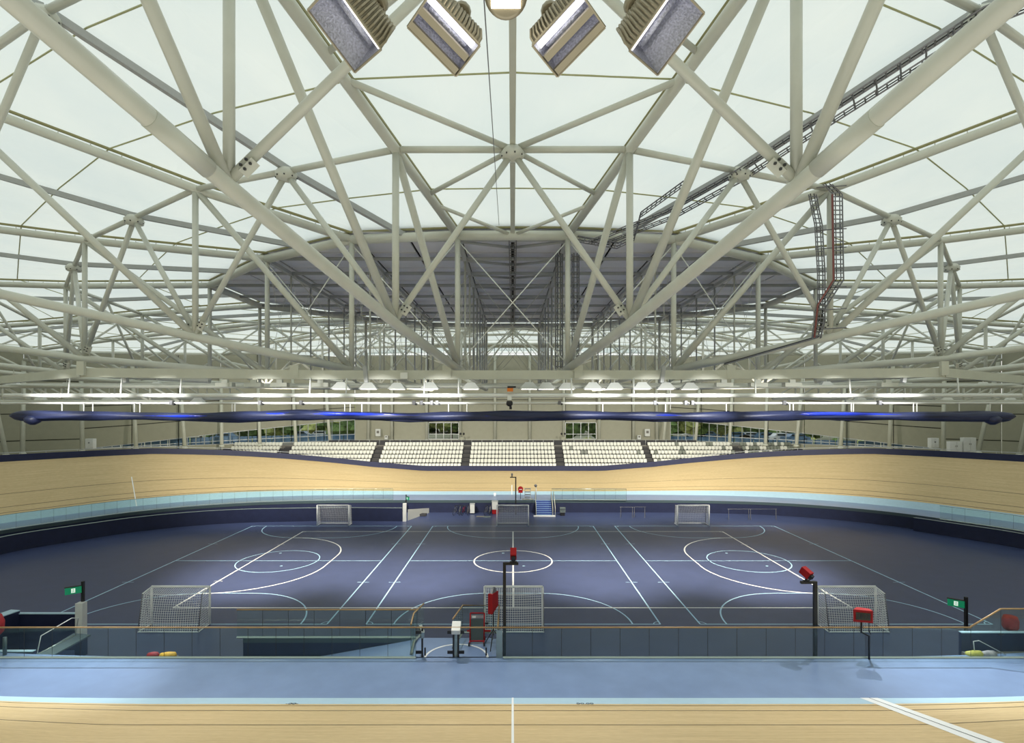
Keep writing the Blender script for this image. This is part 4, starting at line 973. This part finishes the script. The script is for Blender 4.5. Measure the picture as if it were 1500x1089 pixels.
# far balustrades following the curve
iA, iB = idx_at(-43, True), idx_at(-10.9, True)
seqL = [i for i in range(NO) if oval[i].y > 3 and oval[i].x < -10.5]
seqL.sort(key=lambda i: oval[i].x)
fence('far glass balustrade along the left curve of the track', [opt(i, 0.1, Z0) for i in seqL[::3]], rail='channel', rail_r=0.02, pitch=1.2)
fence('far glass balustrade right of the blue stair', [(4.4, 61.6, Z0), (12.8, 61.5, Z0)], rail='channel', rail_r=0.03)
seqR = sorted([i for i in range(NO) if oval[i].y > 1 and oval[i].x > 40], key=lambda i: -oval[i].y)
fence('far glass balustrade along the right curve of the track', [opt(i, -0.5, Z0) for i in seqR[::3]], rail='channel', rail_r=0.02, pitch=1.2)
# inner ramp wall on the left, with pale rim
seqW = sorted([i for i in range(NO) if oval[i].y > -6 and oval[i].x < -18], key=lambda i: oval[i].y)
wl = [opt(i, -lerp(2.6, 4.4, max(0, min(1, (oval[i].x+44)/20))), 0) for i in seqW]+[V(-11.5, 56.9, 0)]
rw = thing('ramp_wall', 'navy inner wall with a thin pale rim along the left far curve', 'wall', wl[-1].copy())
mb = MB(); mr_ = MB()
for a, b in zip(wl, wl[1:]):
    d = (b-a).normalized(); n_ = V(-d.y, d.x, 0)*0.09
    mb.hexa([a-n_, b-n_, b+n_, a+n_, a-n_+V(0, 0, 1.36), b-n_+V(0, 0, 1.36), b+n_+V(0, 0, 1.36), a+n_+V(0, 0, 1.36)])
mb.build('wall_body', 'navy_wall', rw)
MB().path([p+V(0, 0, 1.38) for p in wl], 0.035, 4).build('rim', 'channel', rw)
MB().box((-11.25, 56.9, 0.93), (0.36, 0.3, 1.86)).build('end_post', 'white_box', rw)
MB().poly([(-11.0, 57.1, 0.01), (-10.95, 57.1, 1.2), (-9.4, 61.4, 0.55), (-9.4, 61.4, 0.01)]).build('ramp_cheek', 'screed', rw)
# thickened wall on the right
seqV = sorted([i for i in range(NO) if oval[i].x > 38.9 and oval[i].y > -8], key=lambda i: oval[i].y)
vl = [opt(i, -0.85, 0) for i in seqV]
vr = thing('tunnel_wall', 'navy wall block standing proud of the right far curve', 'wall', vl[-1].copy())
mb = MB(); pp = vl; qq = [opt(i, -0.02, 0) for i in seqV]
for i in range(len(pp)-1):
    mb.hexa([pp[i], pp[i+1], qq[i+1], qq[i], pp[i]+V(0, 0, 1.25), pp[i+1]+V(0, 0, 1.25), qq[i+1]+V(0, 0, 1.25), qq[i]+V(0, 0, 1.25)])
mb.build('wall_body', 'navy_wall', vr); MB().path([p+V(0, 0, 1.27) for p in pp], 0.025, 4).build('rim', 'channel', vr)
# ------------------------------------------------------------------ entrance ramp by the near balustrade
rp_ = thing('entrance_ramp', 'pale blue landing and ramp with navy walls at the near edge of the infield', 'ramp', (-4, 23.6, 0))
Yr = 24.6
xl = lambda px: (px-751)*Yr/800
xL, xM, xR = -12.1, xl(614), xl(732)
MB().hexa([V(xM, YN+.05, 0), V(xR, YN+.05, 0), V(xR, Yr, 0), V(xM, Yr, 0), V(xM, YN+.05, Z0), V(xR, YN+.05, Z0), V(xR, Yr, Z0), V(xM, Yr, Z0)]).build('landing', 'safety', rp_)
MB().hexa([V(xL, YN+.05, -0.05), V(xM, YN+.05, -0.05), V(xM, Yr-0.1, -0.05), V(xL, Yr-0.1, -0.05), V(xL, YN+.05, 0.0), V(xM, YN+.05, Z0), V(xM, Yr-0.1, Z0), V(xL, Yr-0.1, 0.0)]).build('slope', 'safety', rp_)
MB().box(((xL+xM)/2-0.2, Yr, Z0/2), (xM-xL-0.4, 0.16, Z0)).build('side_wall', 'navy_wall', rp_)
MB().box(((xL+xM)/2-0.2, Yr, Z0-0.08), (xM-xL-0.4, 0.2, 0.2)).build('wall_cap', 'fascia', rp_)
mb = MB(); arcl(mb, xg(668), YN+0.02, 1.3, 2, 178, 0.09, Z0+0.006, 24); mb.build('painted_arc', 'line_white', rp_)
MB().box((xl(731), (YN+Yr)/2, Z0/2+0.7), (0.12, Yr-YN, 1.4+Z0)).build('end_panel', 'channel', rp_) if False else None
fence('glass balustrade with timber rail above the entrance ramp wall', [(xl(347)*1.0, Yr, Z0), (xl(611), Yr, Z0)])
fence('short glass balustrade turning at the left of the entrance landing', [(xl(617), Yr+0.7, Z0+0.02), (xl(609), Yr-0.5, Z0+0.02), (xl(609)+0.1, YN+0.3, Z0)], pitch=1.2)
fence('glass balustrade round the back of the entrance landing', [(xl(664)+0.1, YN+0.9, Z0), (xl(676), Yr+0.55, Z0), (xl(731), Yr+0.55, Z0), (xl(731), YN+0.05, Z0)], pitch=1.3)
gt = thing('entrance_gate', 'pair of black gate posts with pale reader box at the entrance landing', 'gate', (xg(665), YN, Z0))
for px in (618, 664, 671):
    MB().box((xg(px), YN+0.1, Z0+0.6), (0.07, 0.07, 1.2)).build('post', 'black', gt)
    for zz in (0.22, 1.05): MB().box((xg(px-5 if px != 671 else px+5), YN+0.06, Z0+zz), (0.22, 0.05, 0.12)).build('hinge', 'black', gt)
for px in (622, 712): MB().box((xg(px), YN+0.12, Z0+0.22), (0.06, 0.06, 0.32)).build('stop', 'black', gt)
MB().box((xg(668), YN+0.1, Z0+1.22), (0.36, 0.5, 0.22), 0, math.radians(25)).build('reader_box', 'white_box', gt)
MB().box((xg(616), YN+0.25, Z0+1.0), (0.13, 0.5, 0.3), 0.4, 0.3).build('latch_box', 'channel', gt)
MB().box((xg(667.5), YN+0.1, Z0+0.5), (0.12, 0.04, 0.95)).build('infill', 'channel', gt)
MB().hexa([V(xg(727), YN+.02, 0), V(xg(736), YN+.02, 0), V(xg(736), Yr, 0), V(xg(727), Yr, 0), V(xg(727), YN+.02, Z0+1.15), V(xg(736), YN+.02, Z0+1.15), V(xg(736), Yr, Z0+0.05), V(xg(727), Yr, Z0+0.05)]).build('return_panel', 'channel', gt)
# ------------------------------------------------------------------ goals
def goal_root(label, loc, rz):
    t = thing('futsal_goal', label, 'goal', loc, rz, None); W, H, D, DT = 1.58, 2.05, 1.1, 0.75     # mouth faces +y locally
    for s in (-1, 1):
        MB().tube((s*W, 0, 0), (s*W, 0, H), 0.06, 10).build('post', 'goal_white', t, False)
        MB().tube((s*W, 0, 0.03), (s*W, -D, 0.03), 0.03, 8).build('base_side_bar', 'goal_white', t, False)
        MB().tube((s*W, 0, H), (s*W, -DT, H-0.14), 0.03, 8).build('top_side_bar', 'goal_white', t, False)
        MB().tube((s*W, -DT, H-0.14), (s*W, -D, 0.03), 0.022, 8).build('back_stay', 'galvanised', t, False)
        for z in (0.25, 0.55, 0.85, 1.15, 1.45, 1.75): MB().box((s*W, 0.0, z), (0.11, 0.03, 0.04)).build('net_hook', 'black', t, False)
    MB().tube((-W, 0, H), (W, 0, H), 0.06, 10).build('crossbar', 'goal_white', t, False)
    for k in range(9): MB().box((-W+0.3+k*0.32, 0, H-0.04), (0.04, 0.03, 0.06)).build('net_hook', 'black', t, False)
    MB().tube((-W, -D, 0.03), (W, -D, 0.03), 0.035, 8).build('base_back_bar', 'goal_white', t, False)
    nb = MB(); r = 0.0095; st_ = 0.12
    def gridf(f, nu, nv):
        for i in range(nu+1):
            for j in range(nv): nb.path([f(i/nu, j/nv), f(i/nu, (j+1)/nv)], r, 3, cap=False)
        for j in range(nv+1):
            for i in range(nu): nb.path([f(i/nu, j/nv), f((i+1)/nu, j/nv)], r, 3, cap=False)
    def back(u, v):
        y = -lerp(D, DT, v)-0.10*math.sin(PI*u)*math.sin(PI*v); return V(lerp(-W, W, u), y, lerp(0.04, H-0.14, v)-0.05*math.sin(PI*u)*v)
    gridf(back, 27, 16)
    gridf(lambda u, v: V(lerp(-W, W, u), -DT*v, H-0.14*v-0.09*math.sin(PI*u)*v), 27, 6)
    for s in (-1, 1):
        gridf(lambda u, v: V(s*W, -lerp(0, lerp(D, DT, v), u), lerp(0.03, H-0.14*u, v)), 7, 16)
    tag(nb.build('net', 'net_white', t, False), kind='stuff'); return t
g0 = goal_root('white goal with net at the near end of the left court', (-18.05, 29.7, 0), 0)
dup(g0, (0.05, 29.7, 0), 0, 'white goal with net at the near end of the centre court, behind the black pole')
dup(g0, (18.15, 29.7, 0), 0, 'white goal with net at the near end of the right court')
dup(g0, (-18.0, 54.7, 0), PI, 'small white goal at the far end of the left court')
dup(g0, (0.0, 54.7, 0), PI, 'small white goal at the far end of the centre court, left of the stair')
dup(g0, (18.1, 54.7, 0), PI, 'small white goal at the far end of the right court')
# ------------------------------------------------------------------ poles, signs, boards near the balustrade
def cam_pole(px, Y, ytop, arm_px, label, zbase=0.0):
    t = thing('camera_pole', label, 'pole', ((px-751)*Y/800, Y, zbase)); x = (px-751)*Y/800; zt_ = CAMH+(599-ytop)*Y/800; xa = (arm_px-751)*Y/800
    MB().box((x, Y, (zt_+zbase)/2), (0.13, 0.13, zt_-zbase)).build('pole', 'black', t)
    MB().box(((x+xa)/2, Y, zt_), (abs(xa-x)+0.13, 0.12, 0.1)).build('arm', 'black', t); return t, xa, zt_
def red_cam(x, Y, z, label, rz):
    t = thing('red_timing_camera', label, 'camera', (x, Y, z), rz)
    MB().box((0, 0, 0.36), (0.26, 0.42, 0.3), 0, 0.5).build('body', 'red', t, False); MB().box((0.0, -0.22, 0.22), (0.18, 0.1, 0.18), 0, 0.5).build('lens', 'black', t, False)
    MB().tube((0, 0, 0), (0, 0, 0.2), 0.04, 8).build('bracket', 'black', t, False); MB().box((0, 0, 0.03), (0.3, 0.12, 0.04)).build('plate', 'black', t, False)
t, xa, zt_ = cam_pole(739, 22.9, 826, 757, 'tall black pole with a short arm right of the entrance landing')
red_cam((752-751)*22.9/800, 22.9, zt_+0.05, 'red timing camera on the centre pole', 0.0)
t, xa, zt_ = cam_pole(1194, 22.9, 853.5, 1175, 'tall black pole with a short arm in front of the right goal')
red_cam((1181-751)*22.9/800, 22.9, zt_+0.05, 'red timing camera on the right-hand pole', 0.5)
def clock(loc, rz, label, face=True):
    t = thing('lap_board', label, 'display board', loc, rz)
    w_, d_, h_ = 0.72, 0.34, 0.5
    MB().hexa([V(-w_/2, -0.02, 0), V(w_/2, -0.02, 0), V(w_/2-0.05, d_*0.7, 0), V(-w_/2+0.25, d_, 0), V(-w_/2, -0.02, h_), V(w_/2, -0.02, h_), V(w_/2-0.05, d_*0.7, h_), V(-w_/2+0.25, d_, h_)]).build('case', 'red', t, False)
    MB().box((0, -0.03, h_/2), (w_*0.74, 0.03, h_*0.6)).build('display', 'screen', t, False)
    for k in range(4): MB().box((-w_*0.27+k*w_*0.18, -0.05, h_/2), (w_*0.13, 0.01, h_*0.42)).build('digit_cell', 'black', t, False)
    return t
cx, cz = (1264-751)*22.4/800, CAMH+(599-912)*22.4/800
clock((cx, 22.4, cz), -0.25, 'red wedge-shaped display board in front of the right goal')
bt_ = thing('board_stand', 'bent black post under the red display board', 'stand', (cx, 22.4, Z0))
MB().path([V(cx, 22.5, cz), V(cx, 22.5, cz-0.45), V(cx+0.32, 22.5, cz-0.62), V(cx+0.32, 22.5, Z0-0.1)], 0.04, 8).build('post', 'black', bt_)
MB().path([V(cx+0.25, 22.4, cz), V(cx+0.25, 22.4, cz-0.4), V(cx+0.32, 22.4, cz-0.5), V(cx+0.25, 22.4, cz-0.3)], 0.015, 6).build('cable', 'black', bt_)
# lap counter on tripod and the red trolley, standing on the landing
tx, ty = xl(723.5), 23.7
tp_ = thing('tripod', 'black tripod carrying the red lap counter on the landing', 'tripod', (tx, ty, Z0))
MB().tube((tx, ty, Z0+0.5), (tx, ty, Z0+2.0), 0.025, 8).build('mast', 'black', tp_)
for a in (0.3, 2.4, 4.5): MB().tube((tx, ty, Z0+0.75), (tx+0.5*math.cos(a), ty+0.5*math.sin(a), Z0), 0.02, 6).build('leg', 'black', tp_); MB().tube((tx, ty, Z0+0.35), (tx+0.25*math.cos(a), ty+0.25*math.sin(a), Z0+0.35), 0.012, 5).build('brace', 'black', tp_)
t = thing('lap_counter', 'tall red lap counter board turned side-on on its tripod', 'display board', (tx, ty, Z0+1.55), 1.28)
MB().hexa([V(-0.4, -0.1, 0.0), V(0.4, -0.1, 0.12), V(0.4, 0.1, 0.12), V(-0.4, 0.1, 0.0), V(-0.4, -0.1, 0.85), V(0.4, -0.1, 0.75), V(0.4, 0.1, 0.75), V(-0.4, 0.1, 0.85)]).build('case', 'red', t, False)
MB().hexa([V(-0.3, -0.06, 0.8), V(0.3, -0.06, 0.78), V(0.3, 0.06, 0.78), V(-0.3, 0.06, 0.8), V(-0.1, -0.04, 1.0), V(0.15, -0.04, 1.0), V(0.15, 0.04, 1.0), V(-0.1, 0.04, 1.0)]).build('hood', 'galvanised', t, False)
MB().box((0.0, 0.11, 0.5), (0.4, 0.01, 0.08)).build('stripe', 'line_white', t, False)
t = thing('red_trolley', 'red-framed trolley with a dark panel on the landing', 'trolley', (xl(700), 24.0, Z0))
x_, y_ = xl(700), 24.0
for s in (-1, 1):
    MB().tube((x_+s*0.31, y_, Z0+0.1), (x_+s*0.31, y_+0.25, Z0+1.25), 0.03, 8).build('upright', 'red', t); MB().tube((x_+s*0.31, y_-0.25, Z0+0.12), (x_+s*0.31, y_+0.45, Z0+0.12), 0.03, 8).build('side_bar', 'red', t)
    for yy in (-0.25, 0.4): MB().lathe((x_+s*0.33, y_+yy, Z0+0.08), [(0.08, -0.03), (0.08, 0.03)], 10, (1, 0, 0)).build('castor', 'black', t)
MB().tube((x_-0.31, y_+0.25, Z0+1.25), (x_+0.31, y_+0.25, Z0+1.25), 0.03, 8).build('top_bar', 'red', t); MB().bar((x_-0.45, y_+0.15, Z0+0.5), (x_+0.6, y_+0.15, Z0+0.5), 0.06, 0.06).build('shelf_bar', 'red', t)
MB().quad((x_-0.28, y_+0.03, Z0+0.14), (x_+0.28, y_+0.03, Z0+0.14), (x_+0.28, y_+0.2, Z0+1.0), (x_-0.28, y_+0.2, Z0+1.0)).build('panel', 'fascia', t)
MB().box((x_, y_+0.22, Z0+1.1), (0.56, 0.02, 0.14), 0, -0.2).build('name_plate', 'grey_fabric', t); MB().box((x_-0.15, y_+0.2, Z0+1.1), (0.16, 0.03, 0.08), 0, -0.2).build('plate_mark', 'line_white', t)
MB().box((x_+0.42, y_+0.1, Z0+0.85), (0.14, 0.06, 0.08)).build('handle_grip', 'black', t); MB().bar((x_-0.31, y_-0.02, Z0+0.12), (x_+0.31, y_-0.02, Z0+0.12), 0.05, 0.05).build('foot_bar', 'red', t)
# exit signs
def exit_sign(px, Y, ytop, zb_, d, label):
    x = (px-751)*Y/800; zt_ = CAMH+(599-ytop)*Y/800; t = thing('exit_sign', label, 'sign', (x, Y, zb_))
    MB().box((x, Y, (zb_+zt_)/2), (0.11, 0.11, zt_-zb_)).build('pole', 'black', t)
    c = V(x, Y, zt_-0.36)+V(d[0], d[1], 0)*0.36; ang = math.atan2(d[1], d[0])
    MB().box(c, (0.62, 0.10, 0.32), ang).build('case', 'green_sign', t); MB().box(c+V(0, 0, 0.18), (0.66, 0.12, 0.04), ang).build('cap', 'black', t)
    nn = V(math.sin(ang), -math.cos(ang), 0); nn = nn if nn.y < 0 else -nn; u = V(math.cos(ang), math.sin(ang), 0)
    g = c+nn*0.055
    MB().box(g, (0.15, 0.012, 0.2), ang).build('doorway_mark', 'sign_white', t)
    MB().box(g+nn*0.008+V(0, 0, 0.06), (0.03, 0.01, 0.03), ang).build('figure_head', 'green_sign', t)
    mbf = MB(); mbf.bar(g+nn*0.008+V(0, 0, 0.045), g+nn*0.008-V(0, 0, 0.02), 0.03, 0.012, u); mbf.bar(g+nn*0.008-V(0, 0, 0.02), g+nn*0.008-V(0, 0, 0.08)+u*0.04, 0.014, 0.012, u); mbf.bar(g+nn*0.008-V(0, 0, 0.02), g+nn*0.008-V(0, 0, 0.08)-u*0.04, 0.014, 0.012, u)
    mbf.build('figure_body', 'green_sign', t); return x, zt_
exit_sign(121.5, 26.0, 852, 0.0, (-0.80, -0.6), 'green running-figure exit sign on a black pole at the left tunnel')
exit_sign(1415, 25.2, 875, 0.6, (-0.80, 0.6), 'green running-figure exit sign on a black pole at the right tunnel')
wx = (122.5-751)*26/800
t = thing('white_bollard_cover', 'tall pale padded cover round the foot of the left exit-sign pole', 'post cover', (wx, 25.9, 0)); MB().box((wx, 25.85, 1.3), (0.34, 0.30, 2.5)).build('cover', 'white_box', t); MB().box((wx, 25.85, 0.5), (0.36, 0.32, 0.9)).build('base_sleeve', 'navy_wall', t)
# tunnels
tl = thing('left_tunnel', 'dark stair tunnel enclosure with pale-topped walls at the left edge', 'tunnel', (-20, 26, 0))
def wallbar(root, a, b, h, th_=0.16, z0_=0.0, cap='cote'):
    a = V(*a, z0_); b = V(*b, z0_); MB().bar(a+V(0, 0, h/2), b+V(0, 0, h/2), th_, h).build('wall_body', 'navy_wall', root); MB().bar(a+V(0, 0, h+0.01), b+V(0, 0, h+0.01), th_+0.02, 0.04).build('wall_cap', cap, root)
pa, pb = P(20, 900, 26.5), P(118, 900, 26.5)
wallbar(tl, (pa.x, 26.6), (pb.x, 26.6), 1.75); wallbar(tl, (-24.6, 24.2), (pa.x, 26.6), 1.9, 0.5); wallbar(tl, (-26, 23.2), (P(50, 930, 23.2).x, 23.2), 1.42)
wallbar(tl, (-26, 24.5), (-24.6, 24.2), 1.9, 0.5)
MB().path([P(54, 960, 23), P(60, 932, 23.4), P(105, 906, 24.6), P(115, 906, 24.8), P(110, 932, 24.8)], 0.022, 6).build('handrail', 'frame_alu', tl)
MB().hexa([P(56, 961, 23.0), P(80, 961, 23.0), P(133, 932, 25.1), P(108, 930, 25.1), P(56, 959, 23.0), P(80, 959, 23.0), P(133, 930, 25.1), P(108, 928, 25.1)]).build('ramp_strip', 'fascia', tl)
MB().path([P(55, 959, 23), P(110, 931, 24.9)], 0.03, 6).build('kerb', 'channel', tl)
MB().tube(P(7, 962, 22.9), P(7, 934, 22.9), 0.07, 8).build('bollard', 'fascia', tl)
t = thing('red_cover', 'edge of a red padded cover cut by the left side of the picture', 'cover', P(-10, 915, 22.8)); MB().lathe(P(-9, 916, 22.8), [(0.2, -0.45), (0.33, -0.3), (0.35, 0.1), (0.25, 0.4), (0.1, 0.5)], 14).build('cover', 'red_fabric', t)
trn = thing('right_tunnel', 'dark tunnel enclosure with pale-topped wall at the right edge', 'tunnel', (19, 23.6, 0))
x1 = (1409-751)*23.4/800
MB().hexa([V(x1, 22.8, 0), V(27, 22.8, 0), V(27, 24.0, 0), V(x1, 24.0, 0), V(x1, 22.8, 1.45), V(27, 22.8, 1.45), V(27, 24.0, 2.2), V(x1, 24.0, 2.0)]).build('wall_body', 'navy_wall', trn) if False else None
wallbar(trn, (x1, 23.5), (27.5, 23.5), 2.1, 0.14)
MB().box(((x1+27.5)/2, 23.03, 0.66), (27.5-x1, 0.78, 1.32)).build('ledge', 'concourse', trn)
MB().path([P(1428, 960, 22.9), P(1426, 940, 22.9), P(1434, 939, 22.9), P(1476, 961, 22.9)], 0.02, 6).build('handrail', 'frame_alu', trn)
t = thing('covered_equipment', 'equipment under a round red fabric cover behind the right glass', 'cover', P(1480, 922, 23.9))
MB().lathe(P(1480, 912, 23.9), [(0.22, -0.33), (0.29, -0.2), (0.30, 0.1), (0.24, 0.27), (0.1, 0.31)], 16).build('cover', 'red_fabric', t); MB().lathe(P(1480, 920, 23.9), [(0.2, -0.12), (0.24, -0.02)], 12).build('foot', 'frame_alu', t); MB().box(P(1480, 903, 23.9), (0.16, 0.12, 0.05)).build('top_tag', 'white_box', t)
def bag(px, col, label, w_=0.5, Yb=23.0, py=961):
    p = P(px, py, Yb); p.z = max(p.z, 0.15); o = MB().lathe(p, [(0.05, -w_/2), (0.13, -w_/2+0.06), (0.16, 0), (0.14, w_/2-0.08), (0.06, w_/2)], 12, (1, 0, 0.05)).build('soft_bag', col); tag(o, label, 'bag')
for px in (224, 246):
    t = thing('kit_box', 'low box behind the left balustrade under the %s bag' % ('red' if px == 224 else 'yellow'), 'box', (xg(px, 23), 23, 0)); MB().box((xg(px, 23), 23.02, 0.6), (0.55, 0.5, 1.2)).build('body', 'fascia', t); MB().box((xg(px, 23), 23.02, 1.19), (0.58, 0.53, 0.04)).build('lid', 'galvanised', t)
bag(224, 'red_fabric', 'red soft bag showing behind the foot of the left balustrade', 0.5); bag(246, 'yellow_fabric', 'yellow soft bag right of the red one behind the balustrade', 0.7)
bag(1427, 'olive_fabric', 'yellow-green bag behind the foot of the right balustrade', 0.7, 22.9, 959); bag(1449, 'grey_fabric', 'crumpled grey bag beside the yellow-green one at the right', 0.6, 22.9, 959)
# ------------------------------------------------------------------ far side of the infield
def farx(px, Y): return (px-751)*Y/800
t, xa, zt_ = cam_pole(755.5, 60.5, 699.5, 748, 'thin black camera pole standing at the far side in front of the track')
t2 = thing('small_camera', 'small dark camera on top of the far pole', 'camera', (farx(750, 60.5), 60.5, zt_)); MB().box((farx(750, 60.5), 60.5, zt_+0.3), (0.2, 0.3, 0.25)).build('body', 'galvanised', t2); MB().tube((farx(750, 60.5), 60.5, zt_), (farx(750, 60.5), 60.5, zt_+0.2), 0.05, 6).build('bracket', 'black', t2)
t = thing('red_shield_board', 'small round-shouldered red board beside the far pole', 'display board', (farx(762.5, 62.5), 62.5, Z0)); X_ = farx(762.5, 62.5)
MB().lathe((X_, 62.5, 2.55), [(0.28, -0.08), (0.3, 0), (0.28, 0.08)], 14, (0, 1, 0)).build('board', 'red', t); MB().box((X_, 62.5, 2.3), (0.5, 0.14, 0.4)).build('lower_board', 'red', t)
MB().tube((X_, 62.5, Z0), (X_, 62.5, 2.3), 0.04, 6).build('stand', 'fascia', t); MB().box((X_, 62.35, 2.5), (0.3, 0.02, 0.06)).build('stripe', 'line_white', t)
t = thing('trackside_rack', 'grey framed rack and stand beside the top of the blue stair', 'rack', (farx(773, 62.2), 62.2, Z0)); X_ = farx(773, 62.2)
for s in (-1, 1): MB().box((X_+s*0.32, 62.2, Z0+0.65), (0.06, 0.06, 1.3)).build('upright', 'frame_alu', t)
for zz in (0.25, 0.55, 0.85, 1.2): MB().box((X_, 62.2, Z0+zz), (0.64, 0.3, 0.05)).build('shelf', 'galvanised', t)
MB().tube((X_+0.95, 62, Z0), (X_+0.95, 62, Z0+1.6), 0.05, 6).build('post', 'frame_alu', t); MB().lathe((X_+0.9, 62, Z0+1.6), [(0.1, -0.15), (0.18, 0), (0.1, 0.15)], 8).build('head', 'galvanised', t); MB().box((X_, 62, Z0+0.02), (1.3, 0.5, 0.06)).build('foot', 'channel', t)
# blue stair
st_ = thing('blue_stair', 'short blue stair with pale handrails from infield up to the track apron', 'stairs', (farx(797, 60.5), 59.5, 0))
xs0, xs1 = farx(786, 60), farx(808, 60)
for k in range(8): MB().box(((xs0+xs1)/2, 59.6+k*0.28, (k+1)*0.0875), (xs1-xs0, 0.28, (k+1)*0.175)).build('step', 'step_blue', st_); MB().box(((xs0+xs1)/2, 59.46+k*0.28, (k+1)*0.175), (xs1-xs0, 0.03, 0.025)).build('nosing', 'line_blue', st_)
MB().box(((xs0+xs1)/2, 59.25, 0.08), (2.35, 0.3, 0.12)).build('base_kerb', 'goal_white', st_)
for s in (xs0-0.08, xs1+0.08, xs1+0.35):
    MB().path([(s, 59.3, 0.0), (s, 59.3, 0.95), (s, 61.8, 2.35), (s, 62.0, 1.4)], 0.035, 6).build('handrail', 'beam_steel', st_)
t = thing('green_crate', 'small stacked crate with pale bands right of the blue stair', 'crate', (farx(824, 60), 60, 0)); X_ = farx(824, 60)
MB().box((X_, 60, 0.15), (0.5, 0.4, 0.3)).build('base', 'black', t)
for zz in (0.42, 0.62, 0.82): MB().box((X_, 60.0, zz), (0.62, 0.4, 0.12)).build('band', 'channel', t); MB().box((X_, 60, zz-0.09), (0.5, 0.36, 0.06)).build('gap', 'black', t)
# racked bicycles
def bike(x, y, rz, label):
    t = thing('bicycle', label, 'bicycle', (x, y, 0), rz)
    for s in (-0.5, 0.5): MB().path([V(s+0.33*math.cos(a*PI/8), 0, 0.34+0.33*math.sin(a*PI/8)) for a in range(17)], 0.02, 5, cap=False).build('wheel', 'tyre', t, False)
    MB().path([V(-0.5, 0, 0.34), V(-0.15, 0, 0.85), V(0.33, 0, 0.85), V(-0.05, 0, 0.32), V(-0.5, 0, 0.34)], 0.02, 5).build('frame', 'red' if 'red' in label else 'galvanised', t, False)
    MB().path([V(0.5, 0, 0.34), V(0.33, 0, 0.85), V(0.34, 0, 0.98)], 0.018, 5).build('fork', 'black', t, False); MB().tube((0.36, -0.22, 0.98), (0.36, 0.22, 0.98), 0.015, 5).build('handlebar', 'black', t, False)
    MB().box((-0.18, 0, 0.97), (0.24, 0.12, 0.05)).build('saddle', 'black', t, False); return t
for k, (px, c_) in enumerate(((668, 'first racked bicycle from the left by the far wall'), (674, 'second racked bicycle from the left by the far wall'), (680, 'red-framed racked bicycle by the far wall'), (686, 'racked bicycle beside the pale box by the far wall'), (713, 'bicycle in the right-hand far rack'), (718, 'last bicycle before the goal in the far rack'))):
    bike(farx(px, 60.6), 60.5, 1.25+0.25*(k % 2), c_)
for px, Y, w_, h_, z_, lab, m_ in ((692, 61.0, 0.5, 1.0, 0.6, 'pale box standing behind the racked bicycles', 'white_box'), (725, 61.0, 0.65, 0.9, 0.95, 'pale box on a red base beside the far goal', 'white_box'),
                           (616, 59.7, 1.3, 0.25, 0.15, 'low dark mat stack beside the far ramp end', 'terrace'), (704, 59.2, 0.9, 0.06, 0.04, 'thin pale strip lying on the far floor', 'concourse'), (714, 59.0, 0.8, 0.08, 0.05, 'thin pale bar lying in front of the racked bicycles', 'channel'), (725.5, 60.9, 0.7, 0.45, 0.24, 'red-brown base box under the pale box by the goal', 'red')):
    t = thing('storage_box', lab, 'box', (farx(px, Y), Y, z_-h_/2)); MB().box((farx(px, Y), Y, z_), (w_, 0.5, h_)).build('body', m_, t)
    if h_ > 0.8: MB().box((farx(px, Y), Y, z_+h_/2), (w_+0.06, 0.54, 0.06)).build('lid', 'frame_alu', t)
t = thing('cup', 'white cup-shaped fitting on the far apron left of the pole', 'fitting', (farx(725, 64), 64, Z0)); MB().lathe((farx(725, 64), 64, Z0), [(0.1, 0), (0.13, 0.2), (0.16, 0.45)], 10).build('body', 'goal_white', t)
# dark pole with a green sign on the ramp end
exx, _ = exit_sign(595, 60.8, 725, 1.3, (0.6, -0.8), 'small dark exit sign pole above the white far ramp post')
# hurdle barriers
for a_px, b_px in ((908, 928), (928, 946), (1066, 1098), (1098, 1138)):
    Yh = 59.0 if a_px < 1000 else 57.8
    t = thing('barrier', 'thin dark trestle barrier against the far navy wall', 'barrier', (farx(a_px, Yh), Yh, 0), 0, 'trestle barriers by the far wall'); xa_, xb_ = farx(a_px, Yh), farx(b_px, Yh)
    MB().tube((xa_, Yh, 1.1), (xb_, Yh, 1.1), 0.02, 5).build('top_rail', 'galvanised', t)
    for xx in (xa_+0.1, xb_-0.1):
        for s in (-1, 1): MB().tube((xx, Yh, 1.1), (xx+0.12*s, Yh+0.35*s, 0), 0.02, 5).build('leg', 'galvanised', t)
# fix the roof edge: shrub etc. are done
